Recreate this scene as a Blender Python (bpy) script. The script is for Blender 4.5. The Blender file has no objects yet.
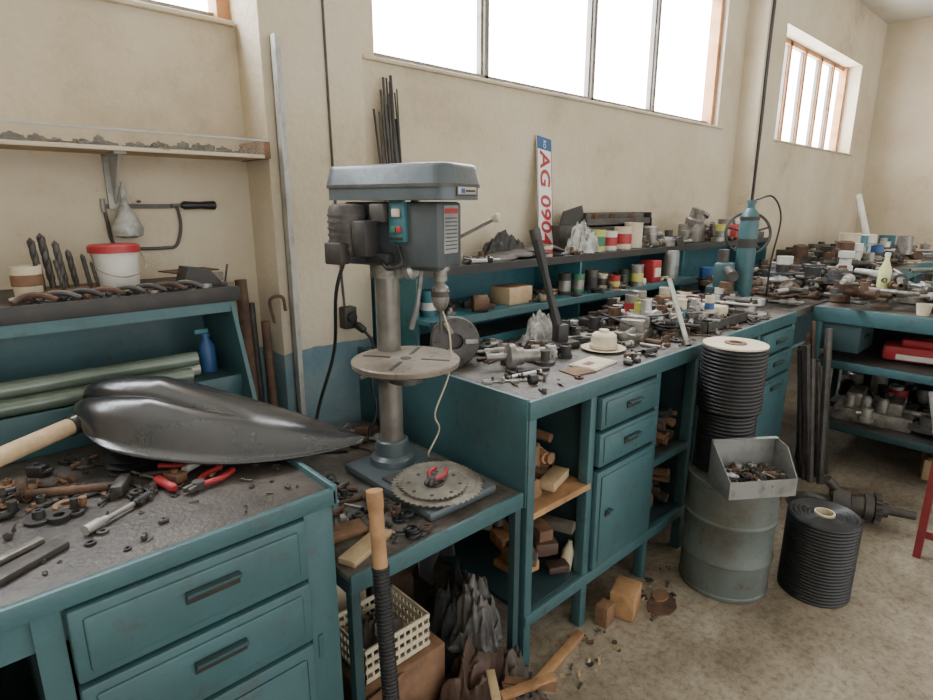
import bpy, bmesh, math, random
from mathutils import Vector, Matrix, noise
V=Vector
pi=math.pi
def lin(c):
    return tuple(((x/255)/12.92 if x/255<=.04045 else ((x/255+.055)/1.055)**2.4) for x in c)
MATS={}
def mat(name,c,rough=.6,metal=0.,c2=None,scale=6.,lo=.45,hi=.75,bump=0.,bscale=60.,spec=.5,emit=0,alpha=1,trans=0,grime=None):
    if name in MATS: return MATS[name]
    m=bpy.data.materials.new(name); m.use_nodes=True
    nt=m.node_tree; N=nt.nodes; L=nt.links
    p=N['Principled BSDF']
    p.inputs['Roughness'].default_value=rough; p.inputs['Metallic'].default_value=metal
    p.inputs['Specular IOR Level'].default_value=spec
    A=(*lin(c),1)
    if c2 is None: c2=tuple(x*.72 for x in c)
    Bc=(*lin(c2),1)
    tc=N.new('ShaderNodeTexCoord'); nz=N.new('ShaderNodeTexNoise')
    nz.inputs['Scale'].default_value=scale; nz.inputs['Detail'].default_value=6; nz.inputs['Roughness'].default_value=.65
    L.new(tc.outputs['Object'],nz.inputs['Vector'])
    cr=N.new('ShaderNodeValToRGB'); cr.color_ramp.elements[0].position=lo; cr.color_ramp.elements[1].position=hi
    cr.color_ramp.elements[0].color=A; cr.color_ramp.elements[1].color=Bc
    L.new(nz.outputs['Fac'],cr.inputs['Fac']); out=cr.outputs['Color']
    if grime:
        n3=N.new('ShaderNodeTexNoise'); n3.inputs['Scale'].default_value=scale*3.5; n3.inputs['Detail'].default_value=9; n3.inputs['Roughness'].default_value=.75
        L.new(tc.outputs['Object'],n3.inputs['Vector'])
        c3=N.new('ShaderNodeValToRGB'); c3.color_ramp.elements[0].position=.56; c3.color_ramp.elements[1].position=.68
        c3.color_ramp.elements[0].color=(0,0,0,1); c3.color_ramp.elements[1].color=(.75,.75,.75,1)
        L.new(n3.outputs['Fac'],c3.inputs['Fac'])
        mx=N.new('ShaderNodeMix'); mx.data_type='RGBA'; L.new(c3.outputs[0],mx.inputs[0]); L.new(out,mx.inputs[6]); mx.inputs[7].default_value=(*lin(grime),1); out=mx.outputs[2]
        mr=N.new('ShaderNodeMapRange'); mr.inputs[3].default_value=rough; mr.inputs[4].default_value=min(1,rough+.35); L.new(c3.outputs[0],mr.inputs[0]); L.new(mr.outputs[0],p.inputs['Roughness'])
    L.new(out,p.inputs['Base Color'])
    if bump>0:
        n2=N.new('ShaderNodeTexNoise'); n2.inputs['Scale'].default_value=bscale; n2.inputs['Detail'].default_value=4
        L.new(tc.outputs['Object'],n2.inputs['Vector'])
        bp=N.new('ShaderNodeBump'); bp.inputs['Strength'].default_value=bump; bp.inputs['Distance'].default_value=.01
        L.new(n2.outputs['Fac'],bp.inputs['Height']); L.new(bp.outputs['Normal'],p.inputs['Normal'])
    if emit:
        p.inputs['Emission Color'].default_value=A; p.inputs['Emission Strength'].default_value=emit
    if alpha<1: p.inputs['Alpha'].default_value=alpha
    if trans: p.inputs['Transmission Weight'].default_value=trans
    MATS[name]=m; return m

# ---------- materials
TEAL=mat('teal_paint',(62,98,103),.42,0,(54,82,86),4,.4,.75,.15,40,grime=(72,70,62))
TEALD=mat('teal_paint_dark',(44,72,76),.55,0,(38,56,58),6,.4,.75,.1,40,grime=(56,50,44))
TEALB=mat('teal_paint_bright',(62,116,126),.5,0,(52,90,96),6,.45,.8,.1,40,grime=(64,66,62))
TOP=mat('dirty_bench_top',(104,98,90),.5,.05,(58,52,46),6,.36,.62,.3,70,grime=(40,36,32))
TOPL=mat('dirty_cabinet_top',(86,80,75),.45,.05,(52,48,44),7,.38,.62,.3,90,grime=(38,34,31))
STEEL=mat('worn_steel',(150,147,141),.4,.4,(98,90,80),14,.42,.68,grime=(78,66,56))
STEELD=mat('dark_steel',(86,83,80),.5,.3,(58,53,48),12,.4,.7,grime=(70,58,48))
RUST=mat('rusty_iron',(106,80,62),.8,.1,(68,54,46),12,.4,.65,.3,90)
IRON=mat('black_iron',(52,51,50),.5,.2,(72,64,56),12,.5,.75)
COLM=mat('drill_column_steel',(132,128,120),.35,.4,(100,94,86),7,.4,.68)
TABM=mat('drill_table_iron',(142,132,120),.45,.3,(104,94,82),7,.4,.65,grime=(84,70,58))
ALU=mat('aluminium',(180,180,176),.35,.5,(140,136,128),10,.5,.8)
GALV=mat('galvanised',(178,178,172),.5,.2,(140,138,130),12,.45,.7)
SHEET=mat('tray_sheet_steel',(142,144,142),.4,.4,(112,112,108),8,.45,.7,grime=(88,82,74))
WOOD=mat('wood',(180,140,98),.7,0,(134,98,68),9,.4,.7,.2,50)
WOODD=mat('wood_old',(132,100,74),.8,0,(94,70,52),9,.4,.7,.3,50)
WOODP=mat('wood_pale',(194,170,134),.7,0,(158,132,100),9,.4,.7,.2,50)
BLACKR=mat('black_rubber',(28,29,31),.42,0,(44,44,44),10,.5,.8)
BLACKP=mat('black_plastic',(32,32,34),.4,0,(48,48,48),10,.5,.8)
SHOVEL=mat('shovel_plastic',(40,41,43),.22,0,(54,53,52),5,.5,.8,.03,60,.8)
CREAM=mat('cream_card',(206,194,168),.7,0,(168,154,126),10,.5,.8)
WHITE=mat('white_plastic',(210,208,200),.45,0,(170,164,150),8,.5,.8)
RED=mat('red_plastic',(168,46,52),.45,0,(132,40,44),8,.5,.8)
REDP=mat('red_paint',(124,40,44),.5,0,(92,38,38),8,.5,.8)
GREEN=mat('green_plastic',(60,116,88),.5,0,(48,90,70),8,.5,.8)
YEL=mat('yellow_green',(190,190,100),.45,0,(160,160,80),8,.5,.8)
BLUE=mat('blue_plastic',(48,88,140),.45,0,(40,70,114),8,.5,.8)
RAG=mat('dark_rag',(54,54,57),.95,0,(36,36,38),6,.4,.7,.5,40)
RAG2=mat('grey_rag',(98,92,84),.95,0,(68,62,56),6,.4,.7,.5,40)
BROWNC=mat('brown_leather',(82,62,50),.55,0,(56,44,38),6,.4,.7,.4,40)
DRUM=mat('drum_paint',(98,108,104),.5,.1,(84,78,68),5,.42,.68,.2,30,grime=(76,66,56))
BAG=mat('clear_bag',(186,186,182),.25,0,(134,134,130),20,.4,.6,.8,30,.8)
GREY=mat('drill_grey',(84,94,98),.35,.15,(68,76,78),6,.5,.8,.08,50,grime=(96,92,84))
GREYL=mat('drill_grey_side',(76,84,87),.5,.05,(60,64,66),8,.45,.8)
TUBE=mat('glass_tube_green',(112,128,114),.2,.05,(88,102,90),4,.4,.7,0,1,.8)
TUBE2=mat('glass_tube_pale',(176,176,160),.25,.05,(150,148,132),4,.4,.7,0,1,.8)
PAPER=mat('paper',(212,208,194),.8,0,(186,176,156),8,.5,.8)
PLATEW=mat('plate_white',(226,226,226),.4,0,(200,196,188),10,.6,.9)
ORANGE=mat('window_wood',(184,134,92),.6,0,(146,100,66),6,.4,.7,.2,40)
FRAME=mat('window_frame_grey',(122,116,106),.6,0,(92,84,76),6,.4,.7)
SKYP=mat('window_daylight',(246,250,255),.3,0,(240,246,254),1,.4,.7,emit=22)
SPALETTE=[RED,YEL,WHITE,CREAM,BLUE,GREEN,STEEL,IRON,WHITE,TEALB]

# ---------- builder
class B:
    def __init__(s,name): s.bm=bmesh.new(); s.m=[]; s.name=name
    def mi(s,m):
        if m not in s.m: s.m.append(m)
        return s.m.index(m)
    def add(s,vs,fs,m,M=None):
        k=s.mi(m); nv=[s.bm.verts.new(M@V(v) if M else V(v)) for v in vs]
        for f in fs:
            try:
                F=s.bm.faces.new([nv[i] for i in f]); F.material_index=k; F.smooth=True
            except ValueError: pass
    def box(s,c,size,m,rz=0,bev=0,M=None,taper=None):
        t=bmesh.new(); bmesh.ops.create_cube(t,size=1)
        for v in t.verts: v.co=V((v.co.x*size[0],v.co.y*size[1],v.co.z*size[2]))
        if bev: bmesh.ops.bevel(t,geom=t.edges[:],offset=bev,segments=2,affect='EDGES',profile=.5)
        T=Matrix.Translation(c)@Matrix.Rotation(rz,4,'Z')
        if M: T=M@T
        t.verts.index_update()
        s.add([v.co.copy() for v in t.verts],[[v.index for v in f.verts] for f in t.faces],m,T); t.free()
    def bx(s,x0,x1,y0,y1,z0,z1,m,bev=0):
        s.box(((x0+x1)/2,(y0+y1)/2,(z0+z1)/2),(abs(x1-x0),abs(y1-y0),abs(z1-z0)),m,0,bev)
    def lathe(s,prof,m,loc,axis=(0,0,1),n=24,M=None,close=True):
        q=V(axis).normalized().to_track_quat('Z','X').to_matrix().to_4x4()
        T=Matrix.Translation(loc)@q
        if M: T=M@T
        vs=[];fs=[]
        for r,z in prof:
            for i in range(n):
                a=2*pi*i/n; vs.append((max(r,.0001)*math.cos(a),max(r,.0001)*math.sin(a),z))
        for j in range(len(prof)-1):
            for i in range(n):
                i2=(i+1)%n; fs.append((j*n+i,j*n+i2,(j+1)*n+i2,(j+1)*n+i))
        if close:
            fs.append(tuple(range(n))[::-1]); fs.append(tuple((len(prof)-1)*n+i for i in range(n)))
        s.add(vs,fs,m,T)
    def cyl(s,p0,p1,r,m,r2=None,n=14,M=None):
        p0=V(p0);p1=V(p1); d=p1-p0
        s.lathe([(r,0),(r2 if r2 is not None else r,d.length)],m,p0,d,n,M)
    def tube(s,pts,r,m,n=8,sub=6,M=None):
        P=[V(p) for p in pts]; C=[]
        if len(P)>2 and sub>1:
            Q=[P[0]*2-P[1]]+P+[P[-1]*2-P[-2]]
            for i in range(1,len(Q)-2):
                for k in range(sub):
                    t=k/sub; a,b,c,d=Q[i-1],Q[i],Q[i+1],Q[i+2]
                    C.append(.5*((2*b)+(c-a)*t+(2*a-5*b+4*c-d)*t*t+(3*b-a-3*c+d)*t**3))
            C.append(P[-1])
        else: C=P
        vs=[];fs=[]; up=None
        for i,c in enumerate(C):
            d=(C[min(i+1,len(C)-1)]-C[max(i-1,0)]).normalized()
            if up is None: up=d.orthogonal().normalized()
            up=(up-d*up.dot(d)); up=up.normalized() if up.length>1e-5 else d.orthogonal().normalized()
            w=d.cross(up)
            rr=r[min(int(i/(len(C)-1)*(len(r)-1)+.5),len(r)-1)] if isinstance(r,(list,tuple)) else r
            for k in range(n):
                a=2*pi*k/n; vs.append(c+up*math.cos(a)*rr+w*math.sin(a)*rr)
        for i in range(len(C)-1):
            for k in range(n):
                k2=(k+1)%n; fs.append((i*n+k,i*n+k2,(i+1)*n+k2,(i+1)*n+k))
        fs.append(tuple(range(n))[::-1]); fs.append(tuple((len(C)-1)*n+k for k in range(n)))
        s.add(vs,fs,m,M)
    def torus(s,c,R,r,m,axis=(0,0,1),n=24,k=8,M=None):
        q=V(axis).normalized().to_track_quat('Z','X').to_matrix().to_4x4(); T=Matrix.Translation(c)@q
        if M:T=M@T
        vs=[];fs=[]
        for i in range(n):
            a=2*pi*i/n
            for j in range(k):
                b=2*pi*j/k; vs.append(((R+r*math.cos(b))*math.cos(a),(R+r*math.cos(b))*math.sin(a),r*math.sin(b)))
        for i in range(n):
            for j in range(k):
                fs.append((i*k+j,((i+1)%n)*k+j,((i+1)%n)*k+(j+1)%k,i*k+(j+1)%k))
        s.add(vs,fs,m,T)
    def ring(s,c,ro,ri,h,m,axis=(0,0,1),n=24,M=None):
        s.lathe([(ri,0),(ro,0),(ro,h),(ri,h),(ri,0)],m,c,axis,n,M,close=False)
    def prism(s,poly,h,m,M=None):
        n=len(poly); vs=[(x,y,0) for x,y in poly]+[(x,y,h) for x,y in poly]
        fs=[tuple(range(n))[::-1],tuple(range(n,2*n))]+[(i,(i+1)%n,n+(i+1)%n,n+i) for i in range(n)]
        s.add(vs,fs,m,M)
    def blob(s,c,size,m,seed=0,amp=.3,sub=4,fr=1.6):
        t=bmesh.new(); bmesh.ops.create_icosphere(t,subdivisions=sub,radius=1)
        sv=V((seed*7.1,seed*3.3,seed))
        for v in t.verts:
            n_=noise.noise(v.co*fr+sv)*1.0
            w=abs(noise.noise(v.co*fr*1.9+sv*1.7))*.8-.2
            w2=abs(noise.noise(v.co*fr*4+sv*.7))*.3
            q=v.co*(1+amp*(n_-w*1.2-w2)); q.z=max(q.z,-.55)
            v.co=V((q.x*size[0],q.y*size[1],(q.z+.55)*size[2]))
        t.verts.index_update()
        s.add([v.co.copy() for v in t.verts],[[v.index for v in f.verts] for f in t.faces],m,Matrix.Translation(c)); t.free()
    def cloth(s,c,sx,sy,h,m,seed=0,rz=0,n=56,fold=1.0):
        # crumpled cloth heap: domed sheet with ridged folds, ragged edge down to the ground
        sv=V((seed*5.3,seed*2.9,0)); vs=[];fs=[]
        for i in range(n+1):
            for j in range(n+1):
                u=-1+2*i/n; v=-1+2*j/n
                r=math.sqrt(u*u*.55+v*v*.55+.45*max(abs(u),abs(v))**2)
                p=V((u*1.3,v*1.3,0))+sv
                wx=noise.noise(p*1.3)*.5; wy=noise.noise(p*1.3+V((9,4,1)))*.5
                q=V((u+wx,v+wy,seed))
                ridge=(1-abs(noise.noise(q*2.2+sv))*3.2)*.45+(1-abs(noise.noise(q*4.6-sv))*3.0)*.18
                dome=max(0,1-r**1.6)
                z=h*(dome*.75+ridge*.55*fold*min(1,dome*2.2+.12))
                ex=1+.18*noise.noise(p*2.1+V((3,3,3)))
                vs.append((u*sx*ex+wx*.03,v*sy*ex+wy*.03,max(.002,z)))
        for i in range(n):
            for j in range(n):
                if abs(-1+2*i/n)**3+abs(-1+2*j/n)**3<1.35:
                    a=i*(n+1)+j; fs.append((a,a+1,a+n+2,a+n+1))
        s.add(vs,fs,m,Matrix.Translation(c)@Matrix.Rotation(rz,4,'Z'))
    def done(s,ang=38):
        me=bpy.data.meshes.new(s.name)
        loose=[v for v in s.bm.verts if not v.link_faces]
        if loose: bmesh.ops.delete(s.bm,geom=loose,context='VERTS')
        bmesh.ops.recalc_face_normals(s.bm,faces=s.bm.faces[:])
        co=[v.co for v in s.bm.verts]
        o=V(((min(c.x for c in co)+max(c.x for c in co))/2,(min(c.y for c in co)+max(c.y for c in co))/2,min(c.z for c in co)))
        bmesh.ops.translate(s.bm,verts=s.bm.verts[:],vec=-o)
        s.bm.to_mesh(me); s.bm.free()
        for m in s.m: me.materials.append(m)
        try: me.set_sharp_from_angle(angle=math.radians(ang))
        except Exception: pass
        ob=bpy.data.objects.new(s.name,me); ob.location=o
        bpy.context.scene.collection.objects.link(ob); return ob

# ---------- room
def wallmat():
    m=bpy.data.materials.new('plaster_two_tone'); m.use_nodes=True
    N=m.node_tree.nodes; L=m.node_tree.links; p=N['Principled BSDF']; p.inputs['Roughness'].default_value=.85
    g=N.new('ShaderNodeNewGeometry'); sx=N.new('ShaderNodeSeparateXYZ'); L.new(g.outputs['Position'],sx.inputs[0])
    n1=N.new('ShaderNodeTexNoise'); n1.inputs['Scale'].default_value=1.6; n1.inputs['Detail'].default_value=10; n1.inputs['Roughness'].default_value=.68
    L.new(g.outputs['Position'],n1.inputs['Vector'])
    c1=N.new('ShaderNodeValToRGB'); e=c1.color_ramp.elements
    e[0].position=.28;e[0].color=(*lin((170,156,132)),1);e[1].position=.64;e[1].color=(*lin((208,198,176)),1)
    x=c1.color_ramp.elements.new(.42); x.color=(*lin((198,184,158)),1)
    L.new(n1.outputs['Fac'],c1.inputs['Fac'])
    n2=N.new('ShaderNodeTexNoise'); n2.inputs['Scale'].default_value=7; n2.inputs['Detail'].default_value=6
    L.new(g.outputs['Position'],n2.inputs['Vector'])
    c2=N.new('ShaderNodeValToRGB'); e=c2.color_ramp.elements
    e[0].position=.35;e[0].color=(*lin((104,134,146)),1);e[1].position=.7;e[1].color=(*lin((132,152,156)),1)
    L.new(n2.outputs['Fac'],c2.inputs['Fac'])
    ad=N.new('ShaderNodeMath');ad.operation='MULTIPLY_ADD';ad.inputs[1].default_value=.05
    L.new(n2.outputs['Fac'],ad.inputs[0]);L.new(sx.outputs['Z'],ad.inputs[2])
    gt=N.new('ShaderNodeMath');gt.operation='GREATER_THAN';gt.inputs[1].default_value=1.0;L.new(ad.outputs[0],gt.inputs[0])
    mx=N.new('ShaderNodeMix');mx.data_type='RGBA';L.new(gt.outputs[0],mx.inputs[0]);L.new(c2.outputs[0],mx.inputs[6]);L.new(c1.outputs[0],mx.inputs[7])
    n4=N.new('ShaderNodeTexNoise'); n4.inputs['Scale'].default_value=16; n4.inputs['Detail'].default_value=10; n4.inputs['Roughness'].default_value=.8
    L.new(g.outputs['Position'],n4.inputs['Vector'])
    c4=N.new('ShaderNodeValToRGB'); e=c4.color_ramp.elements; e[0].position=.30;e[0].color=(.66,.62,.57,1);e[1].position=.40;e[1].color=(1,1,1,1)
    L.new(n4.outputs['Fac'],c4.inputs['Fac'])
    m2=N.new('ShaderNodeMix');m2.data_type='RGBA';m2.blend_type='MULTIPLY';m2.inputs[0].default_value=.7
    L.new(mx.outputs[2],m2.inputs[6]);L.new(c4.outputs[0],m2.inputs[7]);L.new(m2.outputs[2],p.inputs['Base Color'])
    n3=N.new('ShaderNodeTexNoise');n3.inputs['Scale'].default_value=45;n3.inputs['Detail'].default_value=5;L.new(g.outputs['Position'],n3.inputs['Vector'])
    bp=N.new('ShaderNodeBump');bp.inputs['Strength'].default_value=.45;bp.inputs['Distance'].default_value=.01
    L.new(n3.outputs['Fac'],bp.inputs['Height']);L.new(bp.outputs[0],p.inputs['Normal'])
    return m
def floormat():
    m=bpy.data.materials.new('dusty_concrete'); m.use_nodes=True
    N=m.node_tree.nodes; L=m.node_tree.links; p=N['Principled BSDF']; p.inputs['Roughness'].default_value=.55
    g=N.new('ShaderNodeNewGeometry')
    n1=N.new('ShaderNodeTexNoise'); n1.inputs['Scale'].default_value=2.2; n1.inputs['Detail'].default_value=10; n1.inputs['Roughness'].default_value=.7
    L.new(g.outputs['Position'],n1.inputs['Vector'])
    c1=N.new('ShaderNodeValToRGB'); e=c1.color_ramp.elements
    e[0].position=.32;e[0].color=(*lin((100,89,74)),1);e[1].position=.64;e[1].color=(*lin((174,164,146)),1)
    x=e.new(.46);x.color=(*lin((144,132,113)),1)
    L.new(n1.outputs['Fac'],c1.inputs['Fac'])
    n2=N.new('ShaderNodeTexNoise'); n2.inputs['Scale'].default_value=38; n2.inputs['Detail'].default_value=8;n2.inputs['Roughness'].default_value=.78
    L.new(g.outputs['Position'],n2.inputs['Vector'])
    c2=N.new('ShaderNodeValToRGB'); e=c2.color_ramp.elements
    e[0].position=.38;e[0].color=(.40,.36,.32,1);e[1].position=.53;e[1].color=(1,1,1,1)
    L.new(n2.outputs['Fac'],c2.inputs['Fac'])
    mx=N.new('ShaderNodeMix');mx.data_type='RGBA';mx.blend_type='MULTIPLY';mx.inputs[0].default_value=.7
    L.new(c1.outputs[0],mx.inputs[6]);L.new(c2.outputs[0],mx.inputs[7]);L.new(mx.outputs[2],p.inputs['Base Color'])
    bp=N.new('ShaderNodeBump');bp.inputs['Strength'].default_value=.5;bp.inputs['Distance'].default_value=.006
    L.new(n2.outputs['Fac'],bp.inputs['Height']);L.new(bp.outputs[0],p.inputs['Normal'])
    return m
WALL=wallmat(); FLOOR=floormat()
CEIL=mat('ceiling_paint',(204,200,188),.9,0,(184,178,164),2)
b=B('floor'); b.bx(-2.6,8.6,-3.2,2.4,-.1,0,FLOOR); b.done()
b=B('ceiling'); b.bx(-2.6,8.6,-3.2,2.4,3.48,3.58,CEIL); b.done()
b=B('added_wall_left'); b.bx(-2.8,-2.6,-3.2,2.4,0,3.48,WALL); b.done()  # unseen wall, added to block world light and give directional shading
b=B('wall_left_bay')
b.bx(-2.6,.91,2.13,2.4,0,2.10,WALL); b.bx(-2.6,.91,2.13,2.4,2.95,3.48,WALL); b.bx(-2.6,-1.4,2.13,2.4,2.1,2.95,WALL); b.done()
b=B('wall_pillar_left'); b.bx(.91,1.3,1.95,2.4,0,3.48,WALL,.006); b.done()
b=B('wall_back')
b.bx(1.3,4.75,2.05,2.4,0,2.06,WALL); b.bx(1.3,4.75,2.05,2.4,2.95,3.48,WALL); b.bx(1.3,1.42,2.05,2.4,2.06,2.95,WALL); b.bx(4.42,4.75,2.05,2.4,2.06,2.95,WALL); b.done()
b=B('wall_pillar_right'); b.bx(4.75,5.12,1.9,2.4,0,3.48,WALL,.006); b.done()
b=B('wall_right_bay')
b.bx(5.12,8.4,2.05,2.4,0,2.05,WALL); b.bx(5.12,8.4,2.05,2.4,2.95,3.48,WALL); b.bx(5.12,5.32,2.05,2.4,2.05,2.95,WALL); b.bx(7.7,8.4,2.05,2.4,2.05,2.95,WALL)
b.done()
b=B('wall_end'); b.bx(8.4,8.6,-3.2,2.4,0,3.48,WALL); b.done()
def window(nm,x0,x1,z0,z1,mull,y,fm,mm,w=.03):
    b=B(nm)
    b.bx(x0,x1,y+.02,y+.03,z0,z1,SKYP)
    b.bx(x0,x1,y-.03,y+.015,z0,z0+.035,FRAME); b.bx(x0,x1,y-.03,y+.015,z1-.04,z1,fm)
    b.bx(x0,x0+.035,y-.03,y+.015,z0,z1,fm); b.bx(x1-.045,x1,y-.06,y+.015,z0,z1,ORANGE)
    for x in mull:
        b.bx(x-w/2,x+w/2,y-.03,y+.015,z0,z1,mm,.004)
        b.bx(x-w/2-.012,x-w/2,y-.015,y+.015,z0,z1,FRAME)
    b.done()
window('window_1',1.42,4.42,2.06,2.95,[2.10,2.95,3.62],2.14,FRAME,FRAME)
window('window_2',5.32,7.7,2.05,2.95,[5.75,6.1,6.5,6.95,7.35],2.24,ORANGE,ORANGE,.06)
window('window_3',-1.4,.91,2.10,2.95,[-.6,.2],2.22,FRAME,FRAME)
b=B('trim_1'); b.bx(1.36,4.5,2.035,2.11,2.045,2.062,WALL,.006); b.done()
b=B('trim_2'); b.bx(5.25,7.78,2.035,2.2,2.035,2.052,WALL,.006); b.done()
b=B('trim_3'); b.bx(-1.5,.905,2.11,2.2,2.085,2.102,WALL,.006); b.done()

# ---------- small item generator
def wrench(b,x,y,z,a,L,m):
    d=V((math.cos(a),math.sin(a),0)); c=V((x,y,z+.004))
    b.box(c,(L,.012*L/.15,.006),m,a,.001)
    b.ring(c-d*(L/2+.008)-V((0,0,.004)),.016*L/.15,.009*L/.15,.008,m,n=12)
    e=c+d*(L/2+.01); pd=V((-d.y,d.x,0))
    b.box(e+pd*.009,(.028,.008,.008),m,a); b.box(e-pd*.009,(.028,.008,.008),m,a)
def pliers(b,x,y,z,a,L,m):
    M=Matrix.Translation((x,y,z))@Matrix.Rotation(a,4,'Z')
    for s in(1,-1):
        b.tube([(0,0,.012),(L*.15,.014*s,.012),(L*.4,.024*s,.012),(L*.7,.018*s,.012)],.0065,m,8,5,M)
        b.box((-L*.14,.006*s,.012),(L*.28,.010,.012),STEELD,-.12*s,.003,M)
    b.lathe([(.013,0),(.013,.018)],STEELD,(0,0,.002),M=M,n=14)
def gearpts(R,nt,dep):
    P=[]
    for i in range(nt):
        for k,(da,r) in enumerate(((0,R-dep),(.25,R),(.55,R),(.8,R-dep))):
            a=2*pi*(i+da)/nt; P.append((r*math.cos(a),r*math.sin(a)))
    return P
def gear(b,c,R,nt,dep,h,m,axis=(0,0,1)):
    q=V(axis).normalized().to_track_quat('Z','X').to_matrix().to_4x4()
    b.prism(gearpts(R,nt,dep),h,m,Matrix.Translation(c)@q)
METALS=[STEEL,STEELD,STEELD,RUST,IRON,ALU,STEEL,IRON,RUST]
def item(b,k,x,y,z,a,s,R,pal=None):
    m=R.choice(pal or METALS); d=V((math.cos(a),math.sin(a),0)); c=V((x,y,z)); n_=V((-d.y,d.x,0))
    if k==0:
        r=s*.09; p=c+V((0,0,s*.17)); b.cyl(p-d*s*.5,p+d*s*.35,r,m,n=8); b.cyl(p+d*s*.35,p+d*s*.5,r*1.9,m,n=6)
    elif k==1:
        r=R.uniform(.008,.02); p=c+V((0,0,r)); b.lathe([(r*.7,0),(r,0),(r,s*1.6),(r*.7,s*1.6),(r*.7,0)],m,p-d*s*.8,d,12,close=False)
    elif k==2: b.ring(c,s*.4,s*.2,s*.22,m,n=18)
    elif k==3: b.lathe([(s*.45,0),(s*.45,s*.12),(s*.2,s*.14),(s*.18,s*.4),(s*.08,s*.4),(s*.08,.01)],m,c,n=18)
    elif k==4:
        h=s*R.uniform(.25,.6); b.box(c+V((0,0,h/2)),(s*.8,s*.5,h),m,a,.004); b.cyl(c+V((0,0,h)),c+V((0,0,h+s*.1)),s*.12,m,n=10)
    elif k==5:
        r=s*.16; p=c+V((0,0,r)); b.lathe([(r*.5,-s*.8),(r*.5,-s*.4),(r,-s*.4),(r,-s*.05),(r*.75,-s*.05),(r*.75,s*.3),(r*.4,s*.3),(r*.4,s*.8)],m,p,d,14)
    elif k==6:
        r=s*.3;h=s*R.uniform(.5,.9); b.lathe([(r,0),(r,h*.3),(r*.8,h*.33),(r*.8,h*.95),(r*.6,h),(r*.6,h*.8)],m,c,n=18); b.cyl(c+V((0,0,h*.6)),c+V((0,0,h*.6))+d*r*1.5,r*.3,m,n=10)
    elif k==7: wrench(b,x,y,z,a,s*1.7,m)
    elif k==8: gear(b,c,s*.4,14,s*.06,s*.16,m); b.cyl(c,c+V((0,0,s*.3)),s*.14,m,n=12)
    elif k==9:
        r=s*.16; b.tube([c+V((0,0,r))-d*s*.4,c+V((0,0,r)),c+V((0,0,r+s*.15))+d*s*.12,c+V((0,0,s*.6))+d*s*.15],r,m,10,4); b.cyl(c+V((0,0,r))-d*s*.45,c+V((0,0,r))-d*s*.3,r*1.3,m,n=10)
    elif k==10:
        b.box(c+V((0,0,.004)),(s,s*.35,.008),m,a); b.box(c+d*s*.5+V((0,0,s*.25)),(.008,s*.35,s*.5),m,a)
    elif k==11:
        p=c+V((0,0,.008)); b.cyl(p-d*s*1.3,p+d*s*1.3,.007,m,n=8)
    elif k==12:
        m=R.choice(SPALETTE); m2=R.choice(SPALETTE); r=s*.3; h=s*R.uniform(.6,1.1)
        b.lathe([(r,0),(r,h),(r*1.05,h),(r*1.05,h+.005),(r*.9,h+.005),(r*.9,h)],m,c,n=20); b.ring(c+V((0,0,h*.25)),r*1.02,r*.98,h*.4,m2,n=20)
    elif k==13:
        m=R.choice(SPALETTE+[WOODP,WOODD]); h=s*R.uniform(.4,.8); b.box(c+V((0,0,h/2)),(s,s*.6,h),m,a,.003); b.box(c+V((0,0,h/2)),(s*.5,s*.61,h*.4),PAPER,a)
    elif k==14:
        m=R.choice([BLACKR,IRON,RUST,CREAM])
        for i in range(4): b.torus(c+V((R.uniform(-.006,.006),R.uniform(-.006,.006),.005+i*.005)),s*.42*R.uniform(.88,1.05),.004,m,(R.uniform(-.1,.1),R.uniform(-.1,.1),1),20,5)
        b.tube([c+d*s*.42+V((0,0,.01)),c+d*s*.7+n_*s*.2+V((0,0,.012)),c+d*s*1.0+V((0,0,.006))],.003,m,5,4)
    elif k==15: b.cloth((x,y,z),s*.55,s*.42,s*.30,R.choice([RAG,RAG2,BROWNC,RAG]),R.randint(0,99),a,16)
    elif k==16:
        b.tube([c-n_*s*.25+V((0,0,.012)),c-n_*s*.28+d*s*.4+V((0,0,.012)),c+n_*s*.28+d*s*.4+V((0,0,.012)),c+n_*s*.25+V((0,0,.012))],s*.09,m,8,5); b.cyl(c-n_*s*.35+V((0,0,.012)),c+n_*s*.35+V((0,0,.012)),s*.05,m,n=8)
def scatter(name,x0,x1,y0,y1,z,n,seed,smin=.04,smax=.1,pal=None,avoid=(),kinds=range(12),pile=0.):
    R=random.Random(seed); b=B(name); ks=list(kinds); c=0; t=0
    while c<n and t<n*20:
        t+=1; x=R.uniform(x0,x1); y=R.uniform(y0,y1); s=R.uniform(smin,smax)
        if any((x-ax)**2+(y-ay)**2<(ar+s*.5)**2 for ax,ay,ar in avoid): continue
        item(b,R.choice(ks),x,y,z+R.uniform(0,1)*pile,R.uniform(0,2*pi),s,R,pal); c+=1
    return b.done()

# ---------- left cabinet
def pull(b,x,y,z,w=.11):
    b.bx(x-w/2,x+w/2,y-.004,y,z-.013,z+.013,IRON,.0015)
    b.box((x,y-.010,z+.009),(w*1.02,.016,.008),TEALD,0,.003)
b=B('tool_cabinet')
b.bx(-.9,.57,1.04,1.95,.872,.9,TOPL,.004)
b.bx(-.9,.575,1.03,1.045,.868,.905,TEAL,.003)
b.bx(.565,.578,1.03,1.95,.86,.914,TEAL,.003)
b.bx(-.9,.57,1.05,1.07,.80,.87,TEAL)
b.bx(.50,.57,1.042,1.10,0,.87,TEAL,.004)
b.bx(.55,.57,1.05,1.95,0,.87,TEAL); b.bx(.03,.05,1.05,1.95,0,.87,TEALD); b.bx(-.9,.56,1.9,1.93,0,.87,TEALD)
b.bx(.03,.07,1.04,1.08,0,.87,TEAL); b.bx(.05,.56,1.06,1.9,.04,.06,TEALD)
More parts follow.
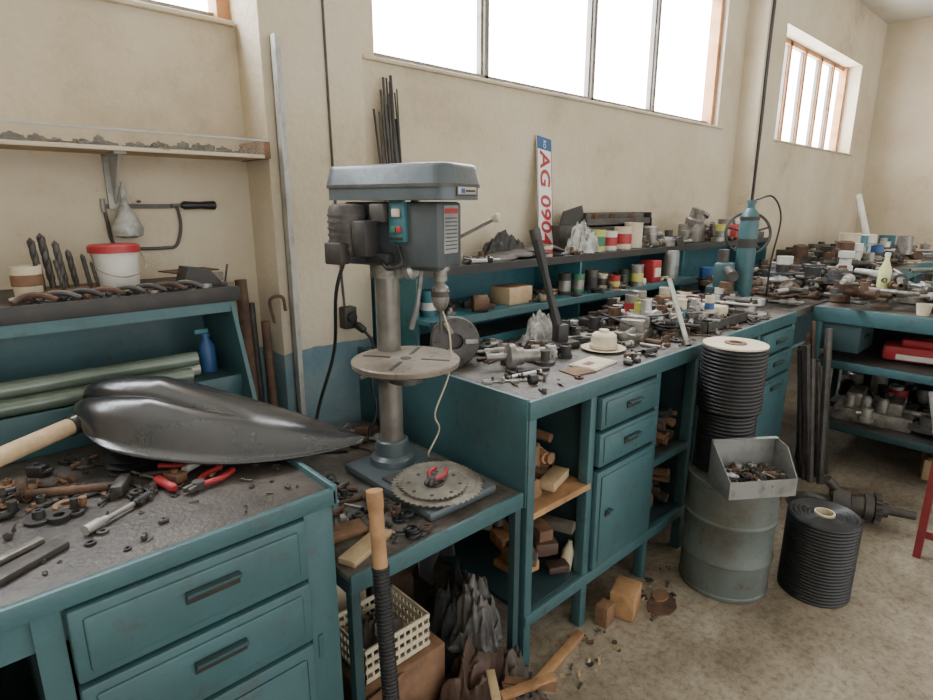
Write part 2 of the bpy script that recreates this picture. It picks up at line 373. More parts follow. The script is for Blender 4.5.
for z0,z1 in((.722,.862),(.568,.712)):
    b.bx(.075,.497,1.025,1.06,z0,z1,TEAL,.006); b.bx(.095,.477,1.020,1.03,z0+.018,z1-.018,TEAL,.006); pull(b,.30,1.02,(z0+z1)/2+.012,.10)
b.bx(.075,.497,1.028,1.06,.06,.556,TEAL,.006); b.bx(.095,.477,1.023,1.03,.08,.53,TEAL,.006); pull(b,.44,1.02,.33,.03)
b.cyl((.52,1.045,.50),(.52,1.045,.56),.008,TEAL,n=8)
b.bx(.10,.12,1.028,1.04,.838,.85,IRON)
b.bx(-.9,.03,1.15,1.9,.3,.32,TEALD)
b.done()
b=B('plastic_bag_bundle'); b.cloth((-.09,1.27,.32),.12,.11,.34,BAG,3,.2,50,.8); b.cloth((-.22,1.32,.32),.13,.12,.28,RAG2,5,.8); b.done(70)
b=B('cabinet_back_shelf')
b.bx(-.9,.68,1.72,2.12,1.245,1.265,IRON,.003); b.bx(-.9,.68,1.715,1.73,1.225,1.268,IRON,.003)
b.bx(-.9,.66,1.97,1.99,.9,1.245,TEAL); b.bx(-.9,.66,1.72,1.735,1.195,1.228,TEAL)
b.prism([(1.60,.9),(1.97,.9),(1.97,1.245),(1.73,1.245)],.012,TEAL,Matrix(((0,0,1,.648),(1,0,0,0),(0,1,0,0),(0,0,0,1))))
b.bx(-.9,.648,1.69,1.97,.985,1.0,TEALD); b.bx(-.9,.648,1.68,1.69,.90,1.01,TEAL,.003)
b.done()
b=B('glass_tube_bundle')
b.cyl((-.7,1.79,1.022),(.56,1.79,1.022),.021,TUBE2,n=20); b.cyl((-.7,1.73,1.022),(.52,1.73,1.022),.021,TUBE,n=20); b.cyl((-.7,1.76,1.06),(.55,1.765,1.06),.021,TUBE,n=20); b.cyl((-.7,1.835,1.022),(.54,1.835,1.022),.021,TUBE,n=20)
b.done()
b=B('spray_bottle'); b.lathe([(.024,0),(.024,.08),(.011,.10),(.011,.11),(.013,.11),(.013,.12)],BLUE,(.60,1.82,1.0),n=18); b.box((.588,1.82,1.127),(.042,.014,.016),TEALB,0,.004); b.done()
b=B('paint_bucket'); c=(.40,1.88,1.265)
b.lathe([(.052,0),(.060,.115),(.062,.115),(.062,.12)],WHITE,c,n=28); b.lathe([(.065,.108),(.065,.126),(.058,.13),(.0,.13)],RED,c,n=28)
b.tube([(.338,1.86,1.37),(.345,1.80,1.33),(.40,1.795,1.31),(.455,1.80,1.33),(.462,1.86,1.37)],.002,STEEL,6); b.done()
b=B('coffee_cup'); b.lathe([(.03,0),(.036,.085),(.032,.085),(.028,.01)],CREAM,(.19,1.86,1.265),n=24); b.ring((.19,1.86,1.30),.0345,.033,.03,WOODD); b.done()
def twist(b,c,r,h,m,lean=(0,0)):
    n=12; st=30; vs=[];fs=[]
    for j in range(st+1):
        t=j/st
        for i in range(n):
            a=2*pi*i/n; rr=r*(1-.35*max(0,math.cos(2*(a)))**3)
            if t>.93: rr*=(1-t)/.07+.05
            if t<.25: rr=r*.8
            A=a+t*h/r*.9
            vs.append((c[0]+rr*math.cos(A)+lean[0]*t,c[1]+rr*math.sin(A)+lean[1]*t,c[2]+h*t))
    for j in range(st):
        for i in range(n):
            fs.append((j*n+i,j*n+(i+1)%n,(j+1)*n+(i+1)%n,(j+1)*n+i))
    fs.append(tuple(range(n))[::-1]); b.add(vs,fs,m)
b=B('twist_drill_bit_set')
for x,y,r,h in((.225,1.88,.009,.155),(.250,1.90,.010,.165),(.278,1.89,.009,.145),(.305,1.90,.008,.12),(.33,1.86,.006,.11),(.265,1.84,.006,.10),(.345,1.84,.005,.09)):
    twist(b,(x,y,1.265),r,h,STEELD,(-.012,0))
b.bx(.21,.355,1.82,1.92,1.265,1.283,WOODD,.003)
b.done()
b=B('curved_iron_hooks')
for i in range(8):
    x=.14+i*.05; b.tube([(x,1.74,1.272),(x+.03,1.76,1.285),(x+.06,1.745,1.287),(x+.09,1.735,1.274)],.007,[RUST,STEELD,IRON][i%3],8,5)
wrench(b,.52,1.76,1.268,.3,.13,STEEL)
b.done()
b=B('cardboard_scrap'); b.box((.60,1.90,1.305),(.14,.10,.004),RUST,.2,0); b.prism([(-.06,0),(.06,0),(.02,.05),(-.04,.06)],.08,IRON,Matrix.Translation((.60,1.86,1.266))@Matrix.Rotation(pi/2,4,'X')); b.done()
b=B('caliper'); b.box((.655,1.80,1.272),(.02,.11,.01),STEEL,.2); b.box((.655,1.84,1.285),(.05,.012,.03),STEEL,.2); b.tube([(.66,1.78,1.27),(.665,1.76,1.33)],.003,STEELD,6,1); b.done()
scatter('loose_sockets_and_nuts',.12,.64,1.76,1.80,1.265,30,4,.02,.045,kinds=(0,2,3,5,16))
b=B('wall_channel_shelf')
b.bx(-1.2,.90,1.93,2.125,1.652,1.658,WOODP); b.bx(-1.2,.90,1.925,1.935,1.65,1.662,CREAM,.002); b.bx(-1.2,.90,1.915,1.922,1.703,1.708,GALV)
b.bx(.885,.905,1.92,2.125,1.65,1.71,WOODD,.003)
b.bx(-1.2,.88,1.918,1.920,1.660,1.704,mat('dusty_glass',(190,180,160),.15,0,(150,140,120),alpha=.12))
b.prism([(0,0),(.14,0),(.0,-.16)],.006,GALV,Matrix(((0,0,1,.47),(-1,0,0,2.125),(0,1,0,1.652),(0,0,0,1))))
b.bx(.455,.487,2.115,2.128,1.49,1.652,GALV); b.bx(.455,.487,1.97,2.128,1.645,1.652,GALV)
b.done()
scatter('loose_bolts_on_rail',-.0,.87,1.938,1.98,1.658,170,9,.025,.045,kinds=(0,2,4,5,3),pal=[IRON,IRON,STEELD,RUST],pile=.006)
b=B('hanging_plastic_bag'); b.tube([(.478,2.10,1.60),(.48,2.10,1.50)],.002,STEEL,6,1)
b.lathe([(.003,.17),(.008,.15),(.012,.10),(.03,.07),(.045,.03),(.042,.008),(.02,0)],BAG,(.49,2.085,1.40),n=9); b.done()
b=B('bow_saw'); y=2.123
b.tube([(.635,y,1.50),(.655,y,1.49),(.66,y,1.43),(.64,y,1.37),(.60,y,1.362),(.50,y,1.365),(.455,y,1.38),(.445,y,1.45),(.44,y,1.505)],.0055,STEELD,8,6)
b.box((.54,y,1.497),(.20,.002,.014),STEELD); b.cyl((.64,y,1.5),(.67,y,1.5),.006,STEEL,n=8)
b.lathe([(.008,0),(.014,.01),(.012,.06),(.015,.11),(.008,.115)],BLACKP,(.665,y-.010,1.5),(1,0,0),14); b.cyl((.44,y,1.48),(.44,y,1.52),.007,STEEL,n=8); b.cyl((.54,2.105,1.512),(.54,2.14,1.512),.004,STEELD,n=8); b.done()
b=B('steel_upright'); b.bx(.935,.968,1.925,1.93,.0,2.03,GALV); b.bx(.935,.940,1.895,1.93,.0,2.03,GALV)
b.done()
b=B('pipe_offcuts')
for x,y,h,r,m in((.72,1.97,1.28,.016,RUST),(.76,2.0,1.22,.013,STEELD),(.80,1.96,1.25,.02,RUST),(.845,2.0,1.16,.012,STEELD),(.86,1.93,1.10,.015,RUST)):
    b.lathe([(r*.7,0),(r,0),(r,h),(r*.7,h),(r*.7,.1)],m,(x,y,0),(0,.04,1),14)
b.tube([(.87,1.92,1.10),(.86,1.92,1.18),(.90,1.91,1.19),(.91,1.91,1.14)],.006,RUST,8)
b.done()
b=B('wall_cable'); b.tube([(1.135,1.945,3.4),(1.14,1.945,2.6),(1.145,1.945,2.0),(1.15,1.945,1.62),(1.16,1.945,1.3),(1.17,1.945,1.1)],.0045,RAG2,6); b.done()
b=B('power_outlet'); b.box((1.17,1.925,1.08),(.055,.045,.085),IRON,0,.006); b.lathe([(.02,0),(.018,.012),(.008,.012)],BLACKP,(1.17,1.90,1.085),(0,-1,0),16); b.lathe([(.016,0),(.014,.04),(.006,.05)],BLACKP,(1.19,1.89,1.05),(0,-1,-.3),12); b.done()

# ---------- shovel
def shovel():
    b=B('scoop_shovel'); A=V((.25,1.61,0)); T=V((.755,1.19,0)); D=(T-A); Ln=D.length; D.normalize(); W=V((-D.y,D.x,0))
    nt,ns=90,96; vs=[];fs=[]
    for i in range(nt+1):
        t=i/nt
        st=math.sqrt(max(0,1-(1-min(t/.34,1))**2))
        en=1 if t<.42 else max(0,(1-((t-.42)/.58)**1.8))**.85
        w=max(.180*(.26+.74*st)*en,.003)
        en2=1 if t<.26 else max(0,1-((t-.26)/.74)**1.0)
        h=.112*(.30+.70*st)*(en2**.9)+.008
        zb=.918+.082*(1-t)**1.6
        for j in range(ns+1):
            s=-1+2*j/ns
            rib=max(0,1-t*1.7)**.8*min(1,t*12+.3)
            lobe=abs(math.cos(s*2*pi/1.0*.75))**.55
            z=zb+h*(1-abs(s)**2.2)+(.036*(lobe-.72))*rib*(1-abs(s)**8)
            off=.045*(lobe-.5)*max(0,1-t*5)
            lip=max(0,(abs(s)-.94)/.06)
            p=A+D*(t*Ln-off)+W*(s*w*(1+.05*lip)); vs.append((p.x,p.y,z+lip*.002))
    for i in range(nt):
        for j in range(ns):
            a=i*(ns+1)+j; fs.append((a,a+1,a+ns+2,a+ns+1))
    b.add(vs,fs,SHOVEL)
    p=A+V((0.04,-.01,1.012)); q=V((-.52,1.13,.965))
    d=(q-p).normalized()
    b.lathe([(.036,-.02),(.032,.02),(.026,.08),(.024,.12)],SHOVEL,p,d,18)
    b.cyl(p,q,.0195,WOODP,n=16)
    ob=b.done(75); md=ob.modifiers.new('thick','SOLIDIFY'); md.thickness=.004
shovel()
b=B('rubber_bellows')
b.lathe([(.045,0),(.056,.006),(.042,.012),(.056,.020),(.040,.026),(.052,.034),(.036,.04),(.046,.048),(.03,.055),(.03,.06)],BLACKR,(.285,1.455,.9),n=28); b.done()
b=B('pliers'); pliers(b,.42,1.35,.9,2.5,.15,RED); b.done()
b=B('pliers'); pliers(b,.36,1.24,.9,.45,.12,RED); b.done()
b=B('screwdriver'); b.lathe([(.006,0),(.011,.01),(.009,.05),(.011,.07),(.006,.08)],RED,(.30,1.33,.913),(.2,-1,0),12); b.cyl((.30,1.34,.911),(.27,1.42,.909),.003,STEEL,n=8); b.done()
b=B('hammer'); b.cyl((.08,1.43,.915),(.22,1.35,.915),.010,RUST,n=10); b.box((.235,1.342,.916),(.025,.07,.025),STEELD,-.5,.005); b.done()
b=B('steel_flat_bar'); b.box((.02,1.14,.907),(.19,.035,.012),STEELD,.5,.002); b.box((.0,1.19,.906),(.17,.018,.01),STEEL,.42,.002); b.done()
b=B('socket_wrench'); b.cyl((.17,1.21,.910),(.24,1.25,.910),.005,STEEL,n=10); b.lathe([(.010,0),(.010,.03),(.007,.035),(.007,.045)],ALU,(.14,1.192,.912),(.85,.5,0),14); b.lathe([(.008,0),(.009,.04)],BLACKP,(.235,1.247,.910),(.85,.5,0),12); b.done()
b=B('wooden_stick'); b.cyl((.40,1.28,.905),(.56,1.47,.906),.005,WOODP,n=8); b.done()
b=B('white_pipe_bend'); b.tube([(.36,1.33,.913),(.44,1.38,.913),(.50,1.45,.915),(.50,1.5,.915)],.009,WHITE,10); b.done()
scatter('loose_hand_tools',.0,.54,1.29,1.56,.9,90,21,.02,.06,avoid=((.285,1.455,.07),(.42,1.35,.04)),kinds=(0,1,2,4,5,7,11,9,3,16),pal=[STEELD,IRON,RUST,STEELD,IRON,WOODD])
scatter('loose_metal_bits',.05,.54,1.07,1.29,.9,30,22,.010,.026,kinds=(0,2,0,4),pal=[STEELD,IRON,RUST,STEELD])

# ---------- drill stand
b=B('drill_stand')
b.bx(.605,1.205,1.05,1.9,.645,.66,TOP,.002)
b.bx(.605,1.205,1.04,1.05,.615,.665,TEAL,.002); b.bx(.605,.615,1.05,1.9,.61,.645,TEALD); b.bx(1.195,1.205,1.05,1.9,.61,.645,TEALD)
for x in(.62,1.19):
    for y in(1.06,1.88): b.bx(x-.012,x+.012,y-.012,y+.012,0,.645,TEALD)
b.bx(.61,1.20,1.40,1.9,.10,.115,STEELD)
b.done()
b=B('wooden_plank'); b.box((.70,1.12,.668),(.16,.05,.016),WOODP,.35,.002); b.box((.68,1.22,.669),(.14,.06,.018),WOODD,-.2,.002); b.done()
scatter('loose_metal_scraps',.63,.86,1.08,1.5,.66,44,31,.02,.06,avoid=((.70,1.12,.05),(.68,1.22,.06)),kinds=list(range(12))+[14,16])
scatter('loose_bolts',1.0,1.18,1.60,1.85,.66,16,33,.03,.07)
# ---------- drill press
th=math.radians(18); CX,CY=1.022,1.45
DM=Matrix(((math.cos(th),math.sin(th),0,CX),(math.sin(th),-math.cos(th),0,CY),(0,0,1,0),(0,0,0,1)))
b=B('drill_press')
b.bx(.892,1.155,1.10,1.54,.66,.69,GREY,.012); b.bx(.915,1.135,1.13,1.36,.688,.697,STEELD,.003)
b.lathe([(.075,0),(.07,.02),(.055,.03),(.052,.075),(.046,.08)],GREY,(CX,CY,.69),n=28)
b.lathe([(.037,0),(.037,.64)],COLM,(CX,CY,.70),n=28)
tc=V((.992,1.325,1.035))
b.lathe([(.06,0),(.145,.006),(.157,.012),(.159,.026),(.155,.030)],TABM,tc,n=56)
for a in(.6,.6+pi/2,.6+pi,.6+1.5*pi):
    d=V((math.cos(a),math.sin(a),0)); b.box(tc+d*.09+V((0,0,.0305)),(.085,.011,.002),IRON,a)
b.cyl(tc+V((0,0,.0295)),tc+V((0,0,.0315)),.016,IRON)
b.cyl(tc+V((0,0,-.04)),tc,.05,STEELD,n=20); b.cyl((1.0,1.33,1.02),(CX,CY,1.02),.03,STEELD); b.lathe([(.055,0),(.055,.09)],STEELD,(CX,CY,.97),n=24)
b.cyl((CX-.05,CY,1.0),(CX-.12,CY-.02,1.0),.006,STEEL,n=8)
b.lathe([(.05,0),(.05,.05)],STEEL,(CX,CY,1.29),n=24)
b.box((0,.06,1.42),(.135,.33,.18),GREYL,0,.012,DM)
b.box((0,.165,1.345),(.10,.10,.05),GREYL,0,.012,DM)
t=bmesh.new(); bmesh.ops.create_cube(t,size=1)
for v in t.verts: v.co=V((v.co.x*.205,v.co.y*.42,v.co.z*.035))
bmesh.ops.bevel(t,geom=[e for e in t.edges if abs((e.verts[0].co-e.verts[1].co).z)>.01],offset=.045,segments=6,affect='EDGES',profile=.5)
t.verts.index_update()
T0=DM@Matrix.Translation((0,.065,1.532)); b.add([v.co.copy() for v in t.verts],[[v.index for v in f.verts] for f in t.faces],GREY,T0)
for v in t.verts: v.co.x*=1.04; v.co.y*=1.02; v.co.z*=.25
T0=DM@Matrix.Translation((0,.065,1.552)); b.add([v.co.copy() for v in t.verts],[[v.index for v in f.verts] for f in t.faces],STEELD,T0)
for v in t.verts: v.co.z*=6.2
for v in t.verts:
    if v.co.z>0: v.co.x*=.92; v.co.y*=.96
bmesh.ops.bevel(t,geom=[e for e in t.edges if e.verts[0].co.z>0 and e.verts[1].co.z>0],offset=.012,segments=3,affect='EDGES',profile=.5); t.verts.index_update()
T0=DM@Matrix.Translation((0,.065,1.582)); b.add([v.co.copy() for v in t.verts],[[v.index for v in f.verts] for f in t.faces],GREY,T0); t.free()
b.box((0,.277,1.538),(.11,.004,.026),STEELD,0,.001,DM); b.box((0,.2785,1.538),(.10,.003,.020),ALU,0,.001,DM); b.box((-.025,.280,1.538),(.018,.002,.012),BLUE,0,0,DM); b.box((.015,.280,1.538),(.05,.002,.005),IRON,0,0,DM)
b.box((.0,.226,1.435),(.075,.003,.13),mat('label_grey',(150,154,152),.5),0,0,DM); b.box((.0,.228,1.485),(.068,.002,.014),RED,0,0,DM)
for i in range(9): b.box((.0,.228,1.466-i*.0105),(.062,.002,.003),STEELD,0,0,DM)
b.box((-.072,.10,1.455),(.02,.055,.11),TEALB,0,.004,DM); b.box((-.084,.10,1.48),(.008,.026,.022),CREAM,0,.002,DM)
b.box((-.085,.092,1.435),(.008,.014,.018),GREEN,0,.002,DM); b.box((-.085,.110,1.435),(.008,.014,.018),RED,0,.002,DM); b.box((-.083,.10,1.41),(.003,.04,.008),IRON,0,0,DM)
b.lathe([(.04,0),(.050,.008),(.053,.02),(.053,.13),(.048,.145),(.02,.15)],STEELD,(-.11,-.05,1.355),n=28,M=DM)
for i in range(6): b.ring((-.11,-.05,1.38+i*.018),.056,.052,.006,STEELD,n=28,M=DM)
b.box((-.165,-.045,1.37),(.04,.06,.06),IRON,0,.005,DM); b.box((-.12,.02,1.41),(.06,.05,.10),IRON,0,.006,DM); b.box((-.085,.045,1.48),(.03,.05,.05),STEELD,0,.004,DM)
b.box((-.08,-.06,1.40),(.08,.03,.02),STEELD,0,.003,DM); b.box((-.08,-.1,1.46),(.08,.02,.02),STEELD,0,.003,DM)
b.box((-.09,.045,1.355),(.04,.08,.03),IRON,0,.006,DM)
b.tube([(-.10,.06,1.36),(-.115,.09,1.33),(-.09,.12,1.345),(-.075,.10,1.39)],.006,BLACKR,8,5,DM)
b.lathe([(.028,.10),(.028,.03),(.02,.03),(.02,0),(.012,0),(.014,-.01),(.024,-.02),(.026,-.055),(.02,-.075),(.009,-.088)],STEEL,(0,.19,1.29),n=24,M=DM)
b.ring((0,.19,1.245),.0275,.02,.016,STEELD,n=24,M=DM)
b.cyl((0,.19,1.205),(0,.19,1.135),.005,STEELD,n=8,M=DM)
b.cyl((.06,.14,1.38),(.105,.14,1.38),.026,STEEL,n=18,M=DM)
for dy,dz in((.17,.085),(-.11,.13),(-.03,-.16)):
    b.cyl((.095,.14,1.38),(.115,.14+dy,1.38+dz),.0055,STEEL,n=8,M=DM)
    b.lathe([(.006,-.012),(.013,-.006),(.013,.008),(.006,.014)],RUST if dy<0 else CREAM,(.115,.14+dy,1.38+dz),(0,1,.3),12,DM)
b.tube([(CX+.03,CY-.06,1.32),(CX+.05,CY-.1,1.335),(CX+.03,CY-.11,1.22),(CX+.02,CY-.09,1.14)],.008,SHEET,8)
b.lathe([(.025,0),(.028,.02),(.02,.03)],ALU,(CX+.01,CY-.09,1.315),(0.3,-1,0.2),16)
b.done()
b=B('power_cord')
b.tube([(.89,1.46,1.36),(.875,1.50,1.25),(.915,1.6,1.05),(.88,1.66,.85),(.86,1.68,.70),(.90,1.72,.668),(.98,1.66,.667)],.0055,BLACKR,8)
b.tube([(1.19,1.85,1.04),(1.20,1.80,.98),(1.17,1.78,.86),(1.16,1.74,.75),(1.10,1.70,.668),(1.16,1.62,.667)],.0055,BLACKR,8); b.done()
b=B('beige_wire')
b.tube([(1.09,1.27,1.20),(1.10,1.25,1.12),(1.12,1.28,1.0),(1.08,1.30,.88),(1.13,1.34,.80),(1.10,1.36,.72),(1.16,1.42,.667)],.0028,CREAM,6)
b.tube([(1.16,1.42,.668),(1.18,1.3,.672),(1.17,1.2,.668)],.0028,CREAM,6); b.done()
b=B('circular_saw_blade')
q=Matrix.Translation((1.005,1.205,.700))
BLADE=mat('saw_blade_steel',(148,142,130),.4,.4,(112,102,90),12,.4,.65)
def blade(R,nt,M,h=.0025):
    P=[]
    for i in range(nt):
        P.append((R*math.cos(2*pi*i/nt),R*math.sin(2*pi*i/nt))); a=2*pi*(i+.75)/nt; P.append(((R-.009)*math.cos(a),(R-.009)*math.sin(a)))
    b.prism(P,h,BLADE,M)
blade(.138,44,q); blade(.124,46,Matrix.Translation((1.02,1.22,.704))@Matrix.Rotation(.03,4,'X'))
blade(.10,40,Matrix.Translation((.99,1.20,.709)))
b.ring((.99,1.20,.7116),.03,.012,.002,IRON)
for i in range(8): b.cyl((.99+.075*math.cos(i*pi/4),1.2+.075*math.sin(i*pi/4),.7115),(.99+.075*math.cos(i*pi/4),1.2+.075*math.sin(i*pi/4),.7125),.006,IRON,n=10)
b.done()
b=B('pliers'); pliers(b,.98,1.20,.714,.5,.11,RED); b.done()

# ---------- under stand junk
b=B('plastic_crate')
x0,x1,y0,y1,z0,z1=.68,.90,1.12,1.30,.26,.36
for i in range(4):
    z=z0+i*.03; b.bx(x0,x1,y0,y0+.005,z,z+.014,CREAM); b.bx(x0,x0+.005,y0,y1,z,z+.014,CREAM); b.bx(x1-.005,x1,y0,y1,z,z+.014,CREAM); b.bx(x0,x1,y1-.005,y1,z,z+.014,CREAM)
for i in range(11):
    x=x0+(x1-x0-.006)*i/10; b.bx(x,x+.006,y0,y0+.004,z0,z1,CREAM); b.bx(x,x+.006,y1-.004,y1,z0,z1,CREAM)
    y=y0+(y1-y0-.006)*i/10; b.bx(x0,x0+.004,y,y+.006,z0,z1,CREAM); b.bx(x1-.004,x1,y,y+.006,z0,z1,CREAM)
b.bx(x0,x1,y0,y1,z0,z0+.006,CREAM); b.cloth((.79,1.21,z0+.006),.09,.07,.11,RAG2,8,.3,40); b.done(60)
b=B('cardboard_box'); b.bx(.66,.94,1.10,1.36,.0,.255,WOODD,.004); b.box((.66,1.08,.21),(.25,.004,.09),WOODD,.1); b.done()
b=B('plastic_canister'); b.bx(.72,.88,1.40,1.52,.115,.46,CREAM,.03); b.cyl((.76,1.46,.45),(.76,1.46,.49),.02,WHITE); b.tube([(.79,1.46,.455),(.80,1.46,.49),(.85,1.46,.49),(.86,1.46,.455)],.009,CREAM); b.done()
b=B('particle_board'); b.box((.99,1.50,.36),(.20,.018,.48),WOODD,.25,.002); b.box((.97,1.405,.24),(.16,.014,.47),BROWNC,-.1,.002); b.box((1.10,1.56,.35),(.12,.02,.44),WOOD,.1,.002); b.done()
b=B('rag_heap')
b.cloth((1.07,1.20,.0),.12,.16,.40,RAG,1,.2)
b.cloth((1.03,1.07,.0),.15,.10,.26,BROWNC,2,-.2)
b.cloth((1.14,1.04,.0),.09,.08,.17,RAG2,3,.5)
b.cloth((.86,1.00,.0),.15,.09,.13,RAG,4,.1)
b.cloth((1.10,.98,.0),.12,.07,.09,BROWNC,6,-.3)
b.cloth((.72,1.03,.0),.09,.08,.12,RAG2,7,.4)
b.cloth((1.08,1.12,.20),.09,.08,.20,mat('dark_grey_sack',(66,66,66),.4,0,(98,94,88),7,.45,.7,.3,30),9,.9)
ob=b.done(90); md=ob.modifiers.new('thick','SOLIDIFY'); md.thickness=.003
b=B('wood_offcuts_pile'); R=random.Random(77)
for i in range(7): b.box((R.uniform(.72,1.12),R.uniform(.90,.99),.11+i*.006),(R.uniform(.10,.2),R.uniform(.02,.035),R.uniform(.010,.016)),R.choice([WOOD,WOODD,WOODP]),R.uniform(-1,1),.002)
b.done()
b=B('hanging_jacket')
vs=[];fs=[]
for i in range(41):
    for j in range(41):
        u=i/40;w=j/40
        vs.append((1.00+.18*u,1.34-.03*math.sin(u*14+w*2)-.03*math.sin(u*6)*(1-w)-.015*math.sin(w*9+u*5),.62-.30*w-.03*math.sin(u*5)))
for i in range(40):
    for j in range(40):
        a=i*41+j; fs.append((a,a+1,a+42,a+41))
b.add(vs,fs,RAG); b.done(90)
b=B('scrap_board'); b.box((.92,.95,.012),(.42,.16,.02),WOODD,.15,.003); b.done()
b=B('leaf_rake')
for i in range(11):
    a=-.5+i*.10; b.tube([(.68,1.0,.30),(.68+.18*math.sin(a),.98,.30-.17*math.cos(a)),(.68+.26*math.sin(a),.95,.30-.26*math.cos(a))],.0025,STEELD,6,4)
b.cyl((.68,1.0,.29),(.70,1.03,.60),.01,STEELD); b.done()
b=B('metal_conduit'); b.tube([(.64,.93,.12),(.78,.90,.07),(.95,.88,.03),(1.02,.9,.012)],.011,GALV,10); b.done()
b=B('pick_handle')
p0=V((.600,.86,0));p1=V((.652,1.0,.885)); d=p1-p0
b.tube([p0,p0+d*.3,p0+d*.6,p0+d*.9,p1],[.017,.016,.0155,.017,.019],WOOD,16,6)
b.tube([p0+d*.0,p0+d*.4,p0+d*.80],[.0185,.0178,.0178],BLACKR,16,6)
for i in range(80):
    q=p0+d*(.005+i*.00995); b.torus(q,.0172,.0028,BLACKR,d,14,5)
b.torus(p0+d*.80,.0172,.004,BLACKR,d,16,6)
b.done()

# ---------- main workbench
b=B('workbench')
b.bx(1.23,3.41,1.05,2.03,.90,.94,TOP,.003)
b.bx(1.225,3.415,1.04,1.055,.885,.945,TEAL,.003); b.bx(1.222,1.235,1.05,2.03,.60,.95,TEAL,.003)
for x in(1.245,1.555,1.975,2.285,2.93,3.395): b.bx(x-.017,x+.017,1.045,1.085,0,.9,TEAL,.003)
b.bx(1.23,1.26,1.99,2.02,0,.9,TEALD); b.bx(3.38,3.41,1.05,2.02,.05,.9,TEAL)
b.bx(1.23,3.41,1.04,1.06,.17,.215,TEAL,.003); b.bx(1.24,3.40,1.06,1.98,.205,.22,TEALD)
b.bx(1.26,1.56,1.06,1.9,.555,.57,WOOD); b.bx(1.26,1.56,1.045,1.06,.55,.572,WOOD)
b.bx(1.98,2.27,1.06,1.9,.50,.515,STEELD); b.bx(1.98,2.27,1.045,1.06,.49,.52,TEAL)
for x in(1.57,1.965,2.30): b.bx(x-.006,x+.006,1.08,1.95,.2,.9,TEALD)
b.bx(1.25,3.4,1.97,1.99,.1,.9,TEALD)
for z0,z1 in((.762,.875),(.625,.748)):
    b.bx(1.578,1.955,1.028,1.06,z0,z1,TEAL,.005); b.bx(1.60,1.935,1.023,1.03,z0+.014,z1-.014,TEAL,.004); pull(b,1.765,1.022,(z0+z1)/2+.005,.09)
b.bx(1.578,1.955,1.03,1.06,.225,.605,TEAL,.005); b.bx(1.60,1.935,1.024,1.032,.25,.585,TEAL,.004); pull(b,1.64,1.022,.44,.03)
b.bx(2.31,2.91,1.03,1.06,.225,.875,TEAL,.005); b.bx(2.605,2.613,1.026,1.032,.225,.875,TEALD)
for z0,z1 in((.77,.875),(.64,.755),(.225,.625)):
    b.bx(2.955,3.375,1.028,1.06,z0,z1,TEAL,.005); b.bx(2.975,3.355,1.023,1.03,z0+.014,z1-.014,TEAL,.004); pull(b,3.16,1.022,z1-.05,.12)
b.done()
b=B('bench_back_shelf')
b.bx(1.33,4.7,1.70,2.03,1.25,1.265,IRON,.002); b.bx(1.33,4.7,1.695,1.705,1.235,1.268,IRON)
b.bx(1.33,4.7,1.99,2.01,.94,1.25,TEALB); b.bx(1.33,3.4,1.62,1.99,1.065,1.08,TEALB); b.bx(1.33,3.4,1.612,1.624,1.055,1.083,TEAL)
for x in(1.335,2.35,3.39,4.69): b.bx(x-.006,x+.006,1.70,2.0,.94,1.25,TEALB)
b.bx(1.33,3.4,1.66,1.672,.94,.972,TEALB)
b.done()
b=B('firewood_stack'); R=random.Random(8)
for i in range(24):
    x=R.uniform(1.30,1.52); y=R.uniform(1.08,1.28); z=.592+R.choice([0,.035,.07,.11]); r=R.uniform(.014,.026); dx=R.uniform(-.05,.05)
    b.cyl((x-dx,y-.0,z),(x+dx,y+.22,z+R.uniform(-.01,.02)),r,R.choice([WOOD,WOODD,WOODP,WOODD]),n=7)
b.box((1.45,1.12,.60),(.14,.06,.03),WOODP,.3,.004); b.box((1.32,1.15,.72),(.06,.1,.07),WOODD,.4,.004)
b.done()
b=B('wood_offcuts'); R=random.Random(12)
for i in range(20):
    b.box((R.uniform(1.31,1.5),R.uniform(1.10,1.35),.25+R.uniform(0,.2)),(R.uniform(.04,.10),R.uniform(.05,.14),R.uniform(.02,.06)),R.choice([WOOD,WOODD,WOODD,RAG2,BROWNC]),R.uniform(-.6,.6),.006)
b.lathe([(.022,0),(.022,.07),(.01,.10),(.01,.11)],CREAM,(1.52,1.11,.22),(.3,0,1),14); b.done()
b=B('scrap_rod_stack'); R=random.Random(13)
for i in range(18): b.cyl((R.uniform(2.0,2.24),1.09,.53+R.uniform(0,.14)),(R.uniform(2.0,2.24),1.5,.53+R.uniform(0,.14)),R.uniform(.008,.02),R.choice([RUST,STEELD,WOODD,IRON]),n=8)
for i in range(18): b.cyl((R.uniform(2.0,2.24),1.09,.24+R.uniform(0,.14)),(R.uniform(2.0,2.24),1.5,.24+R.uniform(0,.14)),R.uniform(.008,.025),R.choice([RUST,STEELD,WOODD,IRON]),n=8)
b.done()

# ---------- bench-top specific items
b=B('lathe_chuck'); d=V((-.55,-.8,.12)).normalized(); c=V((1.345,1.50,1.03))
b.lathe([(.05,-.05),(.085,-.045),(.088,0),(.084,.008),(.028,.008),(.028,-.02)],STEELD,c,d,36)
for i in range(3):
    a=i*2*pi/3+.5; q=d.to_track_quat('Z','X'); o=q@V((math.cos(a)*.055,math.sin(a)*.055,.016)); M=Matrix.Translation(c+o)@q.to_matrix().to_4x4()@Matrix.Rotation(a,4,'Z'); b.box((0,0,0),(.045,.018,.022),STEEL,0,.002,M)
for i in range(8):
    a=i*pi/4; q=d.to_track_quat('Z','X'); o=q@V((math.cos(a)*.074,math.sin(a)*.074,.007)); b.cyl(c+o,c+o+d*.004,.005,IRON,n=8)
b.ring(c-d*.03,.0885,.08,.012,STEEL,d,36)
b.box((1.36,1.53,.955),(.12,.10,.03),STEELD,.5,.004); b.done()
